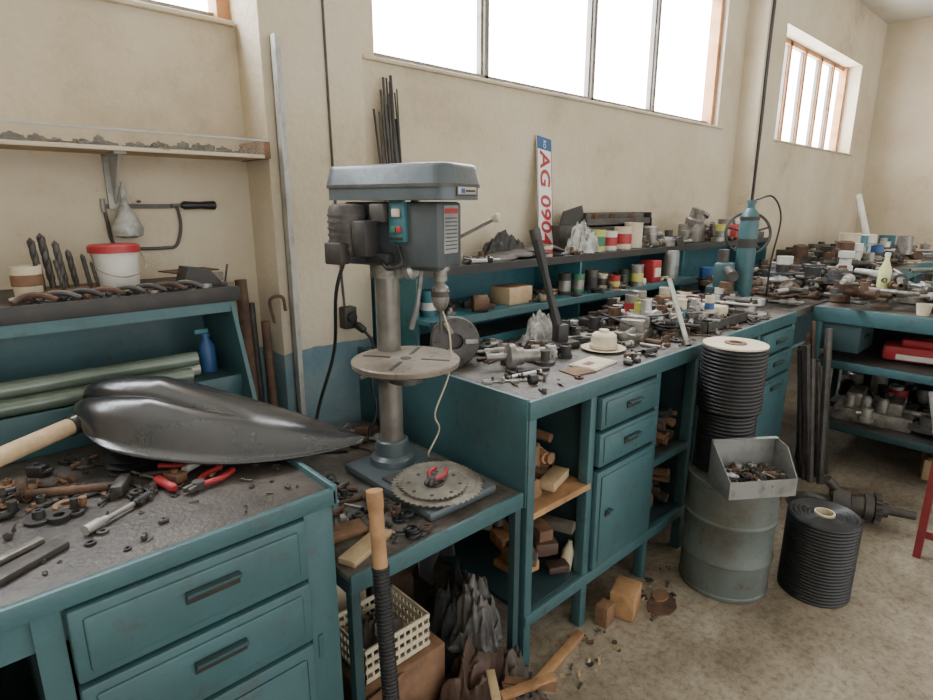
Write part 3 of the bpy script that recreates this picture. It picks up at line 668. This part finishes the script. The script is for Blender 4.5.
b=B('wheel_hub_assembly')
b.lathe([(.012,-.10),(.012,-.03),(.03,-.03),(.045,-.02),(.045,0),(.03,.005),(.03,.03),(.022,.03),(.022,.09)],STEEL,(1.47,1.33,.985),(.8,-.5,0),24)
b.lathe([(.04,0),(.04,.012),(.02,.014),(.02,.05)],STEELD,(1.60,1.30,.94),n=20); b.box((1.52,1.38,.955),(.10,.05,.03),IRON,.2,.004); b.done()
b=B('arbor_press_lever')
b.box((1.83,1.40,.955),(.14,.06,.03),IRON,-.3,.005); b.box((1.83,1.41,1.0),(.05,.05,.08),IRON,-.3,.006)
p=V((1.825,1.41,1.0)); q=V((1.775,1.50,1.37)); b.tube([p,p+(q-p)*.5,q],[.020,.015,.020],IRON,8,3); b.cyl(q,q+V((-.005,.01,.04)),.023,STEELD,n=10); b.done()
b=B('notebook'); b.box((1.72,1.17,.944),(.16,.11,.007),PAPER,.1,.001); b.box((1.72,1.17,.9485),(.15,.10,.002),CREAM,.1); b.box((1.69,1.17,.9498),(.05,.03,.001),REDP,.1); b.done()
b=B('brown_card'); b.box((1.60,1.15,.943),(.10,.08,.004),WOODD,-.2); b.done()
b=B('turned_dish'); b.lathe([(.05,0),(.080,.008),(.088,.012),(.083,.014),(.05,.006)],CREAM,(1.93,1.27,.94),n=32); b.done()
b=B('plastic_funnel_cap'); b.lathe([(.055,0),(.057,.012),(.050,.02),(.048,.05),(.04,.058),(.02,.06),(.018,.072),(.0,.073)],CREAM,(1.93,1.27,.952),n=30)
b.done()
b=B('parts_bag'); b.cloth((1.86,1.54,.94),.10,.07,.12,BAG,9,.3,44,1.3); b.done(60)
b=B('wooden_box'); b.bx(1.82,1.97,1.68,1.80,1.08,1.155,WOODP,.004); b.bx(1.832,1.958,1.692,1.788,1.15,1.157,WOODD); b.done()
b=B('wood_strip'); b.box((2.12,1.72,1.09),(.26,.03,.012),WOOD,.35,.002,None); b.done()
b=B('emery_roll'); b.lathe([(.012,0),(.035,0),(.035,.06),(.012,.06)],RUST,(1.60,1.68,1.115),(.8,-.5,0),24); b.done()
b=B('teal_jar'); b.lathe([(.03,0),(.032,.07),(.034,.075),(.034,.10),(.0,.102)],TEALB,(1.42,1.74,1.08),n=22); b.ring((1.42,1.74,1.105),.0325,.03,.03,WHITE); b.done()
for i,(x,m,m2,h,r) in enumerate(((2.36+.0,GREEN,STEEL,.09,.030),(2.47,STEELD,IRON,.10,.032),(2.57,CREAM,STEELD,.07,.026),(2.25,IRON,STEEL,.10,.03),(2.78,STEELD,GREEN,.08,.034))):
    b=B('paint_tin'); b.lathe([(r,0),(r,h),(r*1.04,h),(r*1.04,h+.006),(r*.85,h+.006),(r*.85,h)],m,(x,1.72,1.08),n=22); b.ring((x,1.72,1.10),r*1.01,r*.98,h*.5,m2); b.done()
b=B('grease_carton'); b.bx(2.97,3.06,1.66,1.74,1.08,1.20,RED,.004); b.bx(2.985,3.045,1.655,1.66,1.11,1.16,PAPER); b.done()
b=B('steel_canister'); b.lathe([(.045,0),(.045,.15),(.04,.165),(.0,.166)],SHEET,(3.20,1.68,1.08),n=24); b.done()
def tin(nm,x,y,z,r,h,m,band=None):
    b=B(nm); b.lathe([(r,0),(r*1.03,.004),(r,.008),(r,h-.006),(r*1.04,h),(r*.9,h),(r*.9,h-.006),(0,h-.006)],m,(x,y,z),n=24)
    if band: b.ring((x,y,z+h*.25),r*1.012,r*.98,h*.45,band)
    b.done()
tin('food_tin',2.62,1.80,1.265,.042,.11,YEL,GREEN); tin('food_tin',2.73,1.80,1.265,.042,.10,WHITE,RED); tin('food_tin',2.86,1.80,1.265,.048,.12,CREAM,RED); tin('food_tin',3.0,1.82,1.265,.052,.14,CREAM)
tin('jam_jar',2.17,1.78,1.265,.035,.05,CREAM,RED)
b=B('bolt_bag'); b.cloth((2.46,1.78,1.265),.11,.06,.15,BAG,14,0,44,1.3); b.done(60)
b=B('steel_rack')
for x in(2.62,3.28): b.bx(x,x+.012,1.88,2.02,1.265,1.46,IRON)
b.bx(2.60,3.30,1.88,2.02,1.385,1.395,IRON); b.bx(2.60,3.30,1.88,1.89,1.37,1.43,STEELD); b.bx(2.60,3.30,2.01,2.02,1.37,1.46,STEELD)
for i in range(7): b.box((2.68+i*.09,1.95,1.425),(.07,.08,.06),RUST if i%2 else STEELD,.2*i,.004)
b.done()
b=B('angle_bracket_plate'); b.prism([(0,0),(.22,0),(.18,.10),(.03,.07)],.008,IRON,Matrix.Translation((2.42,1.9,1.40))@Matrix.Rotation(pi/2,4,'X')); b.bx(2.42,2.59,1.89,1.98,1.265,1.40,STEELD,.004); b.done()
b=B('metal_lid_pile')
for i in range(7): b.lathe([(.06,0),(.07,.006),(.065,.012),(.02,.02)],STEELD,(1.88+i*.06,1.80+.02*(i%2),1.27+.004*i),(.2*(i-2)*.3,-.1,1),24)
b.cloth((2.02,1.9,1.265),.14,.07,.12,IRON,21,0,40)
b.done()
b=B('carburettor'); c=V((3.75,1.84,1.265))
b.box(c+V((0,0,.06)),(.20,.13,.12),STEEL,.2,.01); b.lathe([(.05,0),(.055,.05),(.04,.06),(.04,.12)],STEEL,c+V((-.05,-.02,.10)),(0,-.3,1),20); b.lathe([(.03,0),(.03,.09),(.045,.09),(.045,.11)],STEEL,c+V((.05,0,.09)),(.5,-.2,1),18); b.cyl(c+V((-.12,-.02,.06)),c+V((.14,-.04,.07)),.02,STEEL); gear(b,c+V((.1,-.08,.08)),.05,14,.008,.02,STEELD,(.2,-1,.1)); b.done()
MIX=list(range(10))+[14,15,16]
scatter('machine_parts_on_top_shelf',3.1,4.6,1.74,1.92,1.265,70,41,.08,.18,avoid=((3.75,1.84,.14),),kinds=MIX+[12,13])
scatter('fittings_on_top_shelf',1.4,2.4,1.73,1.86,1.265,34,42,.04,.08,avoid=((2.05,1.8,.2),(2.17,1.78,.06)),kinds=MIX)
scatter('parts_on_middle_shelf',1.98,3.35,1.64,1.9,1.08,80,43,.05,.11,avoid=((2.36,1.72,.05),(2.48,1.72,.05),(3.0,1.7,.08),(3.2,1.68,.06),(2.12,1.7,.1)),kinds=MIX+[12,12,13])
scatter('parts_on_middle_shelf_end',1.45,1.78,1.7,1.9,1.08,12,44,.04,.08,avoid=((1.6,1.68,.06),),kinds=MIX)
scatter('machine_parts_on_bench',1.45,2.3,1.30,1.60,.94,140,45,.04,.11,avoid=((1.345,1.5,.13),(1.47,1.33,.08),(1.83,1.4,.08),(1.93,1.27,.10),(1.86,1.54,.09)),kinds=MIX+[10,11,0,5])
scatter('machine_parts_mound',2.3,3.30,1.2,1.60,.94,220,46,.05,.15,pile=.07,kinds=MIX+[12,13,11,1])
scatter('small_parts_on_bench',1.3,3.2,1.08,1.28,.94,140,47,.015,.055,avoid=((1.72,1.17,.11),(1.60,1.15,.06),(1.93,1.27,.10)),kinds=list(range(12))+[16,0,0])
b=B('electric_cable'); R=random.Random(91)
for k in range(4):
    pts=[(R.uniform(2.0,3.2),R.uniform(1.2,1.5),.95+R.uniform(0,.10)) for i in range(6)]
    pts=sorted(pts); b.tube(pts,.005,[BLACKR,CREAM,BLACKR,REDP][k],6,6)
b.done()
b=B('milling_vise'); c=V((2.22,1.30,.94))
b.box(c+V((0,0,.02)),(.2,.10,.04),STEEL,.3,.006); b.box(c+V((.05,.02,.065)),(.05,.1,.05),STEEL,.3,.005); b.box(c+V((-.05,-.01,.065)),(.04,.1,.05),STEEL,.3,.005); b.cyl(c+V((-.05,-.02,.05)),c+V((-.19,-.06,.05)),.012,STEEL); b.cyl(c+V((-.17,-.1,.05)),c+V((-.17,-.0,.05)),.006,STEEL); b.done()
b=B('tin_tray'); b.bx(2.52,2.95,1.12,1.30,.94,.946,STEELD)
for a in((2.52,2.95,1.12,1.124),(2.52,2.95,1.296,1.30),(2.52,2.524,1.12,1.30),(2.946,2.95,1.12,1.30)): b.bx(*a,.94,.99,STEELD)
b.done()
scatter('nuts_in_tray',2.55,2.92,1.15,1.27,.946,40,48,.03,.06,kinds=(0,2,3,4),pile=.03)
b=B('brake_disc'); b.lathe([(.02,0),(.11,0),(.11,.02),(.06,.022),(.055,.05),(.02,.05)],STEEL,(3.10,1.20,.94),n=32); b.done()
b=B('leaning_pipe'); b.cyl((2.245,1.075,.945),(2.36,1.24,1.19),.010,GALV); b.ring((2.243,1.072,.941),.014,.01,.02,STEEL,(.115,.165,.245)); b.done()
b=B('gas_cylinder'); b.lathe([(.045,0),(.050,.01),(.050,.46),(.042,.52),(.02,.545),(.02,.57),(.026,.57),(.026,.59)],TEAL,(3.40,1.34,.94),n=28); b.ring((3.40,1.34,1.27),.0515,.049,.05,IRON); b.ring((3.40,1.34,1.42),.0515,.049,.02,IRON); b.tube([(3.40,1.32,1.53),(3.42,1.24,1.545),(3.46,1.20,1.43),(3.45,1.22,1.2),(3.5,1.24,1.0)],.005,BLACKR); b.done()
b=B('bench_machine_head'); b.box((3.30,1.42,1.0),(.16,.14,.12),TEALD,.3,.012); b.box((3.28,1.40,1.12),(.10,.10,.14),TEAL,.3,.012); b.cyl((3.24,1.36,1.15),(3.16,1.30,1.13),.03,STEELD); b.cyl((3.3,1.42,1.19),(3.3,1.42,1.26),.03,STEELD); b.done()
b=B('handwheel'); c=V((3.80,1.5,1.33)); d=V((-.7,-.5,.2))
b.torus(c,.13,.009,IRON,d,36,8); q=d.normalized().to_track_quat('Z','X')
for i in range(5):
    a=i*2*pi/5; b.cyl(c,c+q@V((math.cos(a)*.13,math.sin(a)*.13,0)),.006,IRON,n=8)
b.cyl(c-d*.03,c+d*.03,.025,IRON); b.cyl(c,(3.80,1.5,.95),.02,STEELD); b.lathe([(.07,0),(.07,.02),(.03,.04)],STEELD,(3.8,1.5,.94),n=20); b.done()

def plate():
    top=V((2.44,2.035,1.84)); bot=V((2.36,1.93,1.275)); Lx=(bot-top); L=Lx.length; Lx.normalize(); Yx=V((1,0,0)); Yx=(Yx-Lx*Yx.dot(Lx)).normalized(); Zx=Lx.cross(Yx)
    M=Matrix((( Lx.x,Yx.x,Zx.x,top.x),(Lx.y,Yx.y,Zx.y,top.y),(Lx.z,Yx.z,Zx.z,top.z),(0,0,0,1)))
    b=B('licence_plate'); b.box((L/2,0,0),(L,.115,.003),PLATEW,0,.0012,M); b.box((.034,0,.002),(.064,.111,.001),BLUE,0,0,M)
    for y in(-.0545,.0545): b.box((L/2,y,.002),(L-.006,.003,.001),REDP,0,0,M)
    par=b.done()
    def txt(s_,x,y,size,m,fit=None):
        cu=bpy.data.curves.new('plate_text','FONT'); cu.body=s_; cu.size=size; cu.extrude=.0008; cu.align_x='LEFT'; cu.align_y='CENTER'; cu.offset=.0018 if size>.05 else 0
        o=bpy.data.objects.new('plate_text_tmp',cu); bpy.context.scene.collection.objects.link(o)
        bpy.context.view_layer.update()
        me=bpy.data.meshes.new_from_object(o.evaluated_get(bpy.context.evaluated_depsgraph_get()))
        bpy.data.objects.remove(o)
        xs=[v.co.x for v in me.vertices]; k=fit/(max(xs)-min(xs)) if fit else 1
        T=M@Matrix.Translation((x,y,.0035))@Matrix.Diagonal((k,1,1,1))
        me.transform(par.matrix_world.inverted()@T)
        n=bpy.data.objects.new('lettering',me); me.materials.clear(); me.materials.append(m); bpy.context.scene.collection.objects.link(n)
        n.parent=par
    bpy.context.view_layer.update()
    txt('AG 0904',.075,-.002,.105,RED,L-.095)
    txt('RO',.016,-.0,.03,PLATEW)
plate()
b=B('rod_bundle'); R=random.Random(3)
for i in range(20):
    x=1.45+R.uniform(-.04,.05); b.cyl((x,1.96+R.uniform(-.02,.02),1.265),(x+R.uniform(-.03,.03),2.02,1.92+R.uniform(-.09,.09)),R.uniform(.003,.0065),R.choice([STEELD,IRON,IRON,STEELD]),n=7)
b.done()

# ---------- drum, reels, tray
DX,DY=2.215,.82; DH=.475
b=B('steel_drum'); c=(DX,DY,0); r=.168
b.lathe([(r-.005,0),(r+.002,.004),(r+.002,.015),(r-.002,.02),(r,.14),(r+.006,.147),(r+.006,.157),(r,.165),(r,.30),(r+.006,.308),(r+.006,.318),(r,.325),(r-.002,DH-.02),(r+.003,DH-.015),(r+.003,DH),(r-.004,DH),(r-.004,DH-.012),(0,DH-.012)],DRUM,c,n=56); b.done()
def coil(nm,c,r,h,nr,core,mcore,top=None):
    b=B(nm); P=[(core,0)]
    nt=max(3,int((r-core)/(h/nr)))
    P.append((r*.97,0))
    for i in range(nr):
        z=h*i/nr; dz=h/nr; P+= [(r-.005,z+dz*.03),(r-.0015,z+dz*.2),(r,z+dz*.5),(r-.0015,z+dz*.8),(r-.005,z+dz*.97)]
    for k in range(nt):
        rr=r-(r-core)*k/nt; dr=(r-core)/nt
        P+=[(rr-dr*.1,h),(rr-dr*.5,h+.005),(rr-dr*.9,h)]
    P.append((core,h)); P.append((core,h*.3))
    b.lathe(P,BLACKR,c,n=64,close=False)
    if mcore: b.ring((c[0],c[1],c[2]),core,core-.006,h+.01,mcore,n=28)
    if top: b.ring((c[0],c[1],c[2]+h+.006),r*.98,.025,.006,top,n=40); b.ring((c[0],c[1],c[2]+h+.012),.04,.022,.004,WOODD,n=24)
    b.done()
coil('hose_reel',(2.415,.54,0),.128,.33,24,.036,CREAM)
coil('hose_reel',(2.245,.885,DH),.108,.24,16,.04,None)
coil('hose_reel',(2.245,.885,DH+.247),.120,.25,17,.04,None,CREAM)
b=B('sheet_metal_tray'); M=Matrix.Translation((2.115,.72,DH+.002))@Matrix.Rotation(-.62,4,'Z')
w,dp,h=.26,.14,.12
b.box((0,0,.002),(w,dp,.004),SHEET,0,0,M)
b.box((0,dp/2,h*.72),(w,.003,h*1.44),SHEET,0,0,M); b.box((0,-dp/2,h*.28),(w,.003,h*.56),SHEET,0,0,M)
b.prism([(-dp/2,0),(dp/2,0),(dp/2,h*1.44),(-dp/2,h*.56)],.003,SHEET,M@Matrix(((0,0,1,-w/2),(1,0,0,0),(0,1,0,0),(0,0,0,1))))
b.prism([(-dp/2,0),(dp/2,0),(dp/2,h*1.44),(0,h*1.35),(-dp/2,h*.56)],.003,SHEET,M@Matrix(((0,0,1,w/2-.003),(1,0,0,0),(0,1,0,0),(0,0,0,1))))
b.box((0,dp/2-.008,h*1.44),(w,.018,.003),SHEET,0,0,M)
b.done()
R=random.Random(50); b=B('bolts_in_tray')
for i in range(120):
    p=M@V((R.uniform(-.11,.11),R.uniform(-.055,.055),.004+R.uniform(0,.065))); item(b,R.choice([0,0,2,5,4]),p.x,p.y,p.z,R.uniform(0,6),R.uniform(.02,.045),R)
b.done()

# ---------- floor stuff
b=B('gearbox_shaft'); c=V((3.12,.58,.09))
d=V((.35,-.93,0)).normalized()
b.lathe([(.014,-.30),(.014,-.18),(.024,-.18),(.024,-.10),(.065,-.10),(.075,-.07),(.075,-.03),(.05,-.02),(.05,.03),(.062,.035),(.062,.07),(.035,.075),(.035,.13),(.02,.13),(.02,.24)],STEELD,c,d,24)
gear(b,c+d*.075,.075,20,.01,.025,STEELD,d); b.box(c+V((.02,.05,-.02)),(.12,.12,.13),RUST,.4,.01); b.cyl(c+V((0,.05,.02)),c+V((-.05,.12,.11)),.022,STEELD); b.cyl(c+V((.1,.0,.0)),c+V((.2,.1,-.05)),.02,RUST)
b.tube([c+V((-.05,.1,.0)),c+V((-.1,.18,.02)),c+V((-.12,.26,-.04))],.018,STEELD)
b.done()
b=B('wood_block'); b.box((1.745,.985,.052),(.12,.09,.10),WOOD,.3,.003); b.done()
b=B('wood_block'); b.box((1.63,1.0,.04),(.06,.05,.08),WOODD,.1,.003); b.done()
b=B('leather_scrap'); b.prism([(.07*math.cos(a*pi/8)*(1+.12*math.sin(a*3)),.05*math.sin(a*pi/8)) for a in range(16)],.006,RUST,Matrix.Translation((1.87,.90,0))); b.prism([(.04*math.cos(a*pi/6),.03*math.sin(a*pi/6)) for a in range(12)],.008,WOODD,Matrix.Translation((1.91,.93,.006))); b.done()
b=B('wooden_lath'); b.box((1.31,.99,.012),(.40,.03,.022),WOOD,.14,.003); b.done()
b=B('wood_block'); b.box((3.98,.40,.07),(.16,.12,.12),WOODP,.2,.006); b.box((3.98,.40,.135),(.12,.08,.01),WOODD,.2); b.done()
scatter('floor_debris',1.3,3.3,.88,1.02,0,90,61,.010,.03,kinds=(0,2,4,10,15),pal=[RUST,WOODD,STEELD,RAG2,WOODP],avoid=((1.74,.99,.09),(DX,DY,.19)))
b=B('steel_bar_bundle'); R=random.Random(6)
for i in range(16):
    x=3.50+R.uniform(-.07,.12); y=.93+R.uniform(-.12,.04); r=R.uniform(.009,.02)
    b.cyl((x,y,0),(x+R.uniform(-.06,.1),y+.09,R.uniform(.6,.88)),r,R.choice([RUST,IRON,RUST,STEELD]),n=8 if i%3 else 4)
b.done()
b=B('car_battery'); b.bx(3.5,3.66,1.12,1.3,0,.18,IRON,.006); b.cyl((3.54,1.16,.18),(3.54,1.16,.2),.012,STEEL); b.cyl((3.62,1.16,.18),(3.62,1.16,.2),.012,STEEL); b.done()

# ---------- side bench (L)
b=B('side_workbench')
b.bx(3.69,4.75,-1.4,1.04,.90,.94,TOP,.003); b.bx(3.685,3.70,-1.4,1.04,.86,.945,TEAL,.003); b.bx(3.69,4.75,1.03,1.045,.86,.94,TEAL)
for x in(3.71,4.72):
    for y in(-1.36,-.2,1.01): b.bx(x-.02,x+.02,y-.02,y+.02,0,.9,TEAL,.003)
b.bx(3.70,4.7,-1.36,1.01,.625,.64,STEELD); b.bx(3.695,3.71,-1.36,1.01,.60,.645,TEAL,.002)
b.bx(3.70,4.7,-1.36,1.01,.26,.275,STEELD); b.bx(3.695,3.71,-1.36,1.01,.24,.28,TEALD,.002)
b.bx(4.70,4.74,-1.36,1.0,.05,.88,TEALD)
b.bx(3.71,4.0,.80,1.0,.70,.86,TEALD,.004); pull(b,3.84,.80,.78,.08)
b.done()
b=B('far_workbench'); b.bx(5.14,8.3,1.15,2.03,.90,.94,TOP,.003); b.bx(5.14,8.3,1.14,1.155,.84,.945,TEAL)
for x in(5.2,6.0,7.1,8.25):
    for y in(1.18,1.98): b.bx(x-.02,x+.02,y-.02,y+.02,0,.9,TEAL)
b.bx(5.14,8.3,1.95,1.97,.1,.9,TEALD)
b.done()
b=B('corner_workbench'); b.bx(3.43,4.74,1.06,2.03,.90,.94,TOP,.003)
for x in(3.46,4.70): b.bx(x-.02,x+.02,1.1,1.14,0,.9,TEAL); b.bx(x-.02,x+.02,1.96,2.0,0,.9,TEAL)
b.done()
FAR=list(range(10))+[1,5,9,12,14,15,16,16,11]
scatter('machine_parts_pile',3.76,4.7,-.6,1.0,.94,240,71,.06,.18,pile=.09,avoid=((4.05,.75,.05),(3.80,.56,.05)),kinds=FAR)
scatter('pipe_and_shaft_pile',3.8,4.6,-.4,.95,.98,50,72,.12,.24,pile=.14,kinds=(1,5,11,1),pal=[STEEL,STEELD,RUST,GALV])
scatter('corner_parts_mound',3.5,4.68,1.1,1.65,.94,150,73,.08,.2,pile=.12,avoid=((3.8,1.5,.1),(3.38,1.3,.1)),kinds=FAR)
scatter('scrap_metal_pile',5.3,8.1,1.25,1.85,.94,190,74,.1,.28,pile=.12,kinds=FAR)
scatter('parts_on_lower_shelf',3.8,4.6,-.4,.95,.275,70,75,.08,.2,pile=.05,kinds=FAR)
scatter('parts_on_upper_shelf',3.9,4.6,-.4,.75,.64,40,76,.06,.14,avoid=((3.98,.62,.22),),kinds=FAR)
b=B('soda_bottle'); b.lathe([(.028,0),(.032,.006),(.032,.17),(.012,.23),(.012,.255)],mat('bottle_pale_green',(206,212,150),.15,0,(180,190,120),spec=.8),(4.02,.80,.97),n=20); b.cyl((4.02,.80,1.22),(4.02,.80,1.24),.014,WHITE); b.done()
b=B('white_cup'); b.lathe([(.028,0),(.036,.06),(.033,.06),(.026,.006)],CREAM,(3.80,.56,.94),n=22); b.done()
for x,y,r,h in((5.6,1.35,.06,.2),(6.4,1.45,.07,.24),(5.2,1.3,.055,.16)):
    b=B('pipe_coupling'); b.lathe([(r,0),(r,h*.3),(r*.75,h*.35),(r*.75,h*.65),(r,h*.7),(r,h),(r*.6,h)],WHITE,(x,y,1.0),n=22); b.done()
b=B('pipe_length'); b.cyl((6.9,1.5,.96),(7.1,1.75,1.6),.03,WHITE); b.done()
b=B('green_crate')
for z in(1.0,1.10,1.20): b.bx(4.35,4.42,-.3,.62,z-.015,z+.015,GREEN)
for y in(-.3,.15,.6): b.bx(4.35,4.42,y,y+.03,.94,1.22,GREEN)
b.bx(4.35,4.68,-.3,.63,.945,.96,TEALD); b.done()
b=B('plastic_tool_case'); b.box((4.0,.58,.695),(.18,.32,.09),RED,.15,.025); b.box((4.0,.56,.755),(.12,.20,.05),RED,.15,.02); b.box((3.91,.56,.68),(.01,.2,.03),WHITE,.15,.002); b.done()
b=B('machine_vise'); c=V((3.95,.72,.275))
b.box(c+V((0,0,.04)),(.28,.38,.08),STEEL,.1,.01); b.box(c+V((0,.1,.12)),(.2,.08,.09),STEEL,.1,.008); b.box(c+V((0,-.1,.11)),(.2,.07,.07),STEEL,.1,.008); b.cyl(c+V((-.02,-.3,.09)),c+V((0,.05,.09)),.018,STEEL); b.cyl(c+V((-.08,-.28,.09)),c+V((.06,-.28,.09)),.01,STEEL)
for i in range(3): b.lathe([(.03,0),(.03,.06),(.015,.08)],STEEL,c+V((-.08,-.05+.08*i,.08)),n=16)
b.done()
b=B('steel_pipe_leaning'); b.cyl((3.66,.44,.58),(3.60,.36,.30),.018,ALU); b.cyl((3.60,.36,.30),(3.58,.34,0),.016,ALU); b.done()
b=B('red_steel_table'); b.bx(2.96,3.6,-.35,.33,.58,.605,CREAM,.003); b.bx(2.97,3.59,-.34,.32,.555,.58,REDP)
for x in(2.99,3.57):
    for y in(-.32,.30): b.bx(x-.014,x+.014,y-.014,y+.014,0,.56,REDP)
b.bx(2.98,3.0,-.32,.30,.1,.125,REDP)
b.done()
b=B('distribution_cable'); b.tube([(4.80,1.89,3.4),(4.79,1.89,2.6),(4.80,1.89,2.1),(4.80,1.89,1.5),(4.76,1.85,1.28)],.012,IRON,8); b.done()

# ---------- light: overcast daylight from windows and added world light through the side left unwalled
w=bpy.data.worlds.new('World'); bpy.context.scene.world=w; w.use_nodes=True
bg=w.node_tree.nodes['Background']; bg.inputs[0].default_value=(1.0,.99,.97,1); bg.inputs[1].default_value=2.3

cam=bpy.data.cameras.new('camera'); co=bpy.data.objects.new('camera',cam); bpy.context.scene.collection.objects.link(co)
co.location=(0,0,1.5); co.rotation_euler=(math.radians(76),0,math.radians(-43)); cam.sensor_width=36; cam.lens=580/933*36; cam.clip_start=.05
bpy.context.scene.camera=co
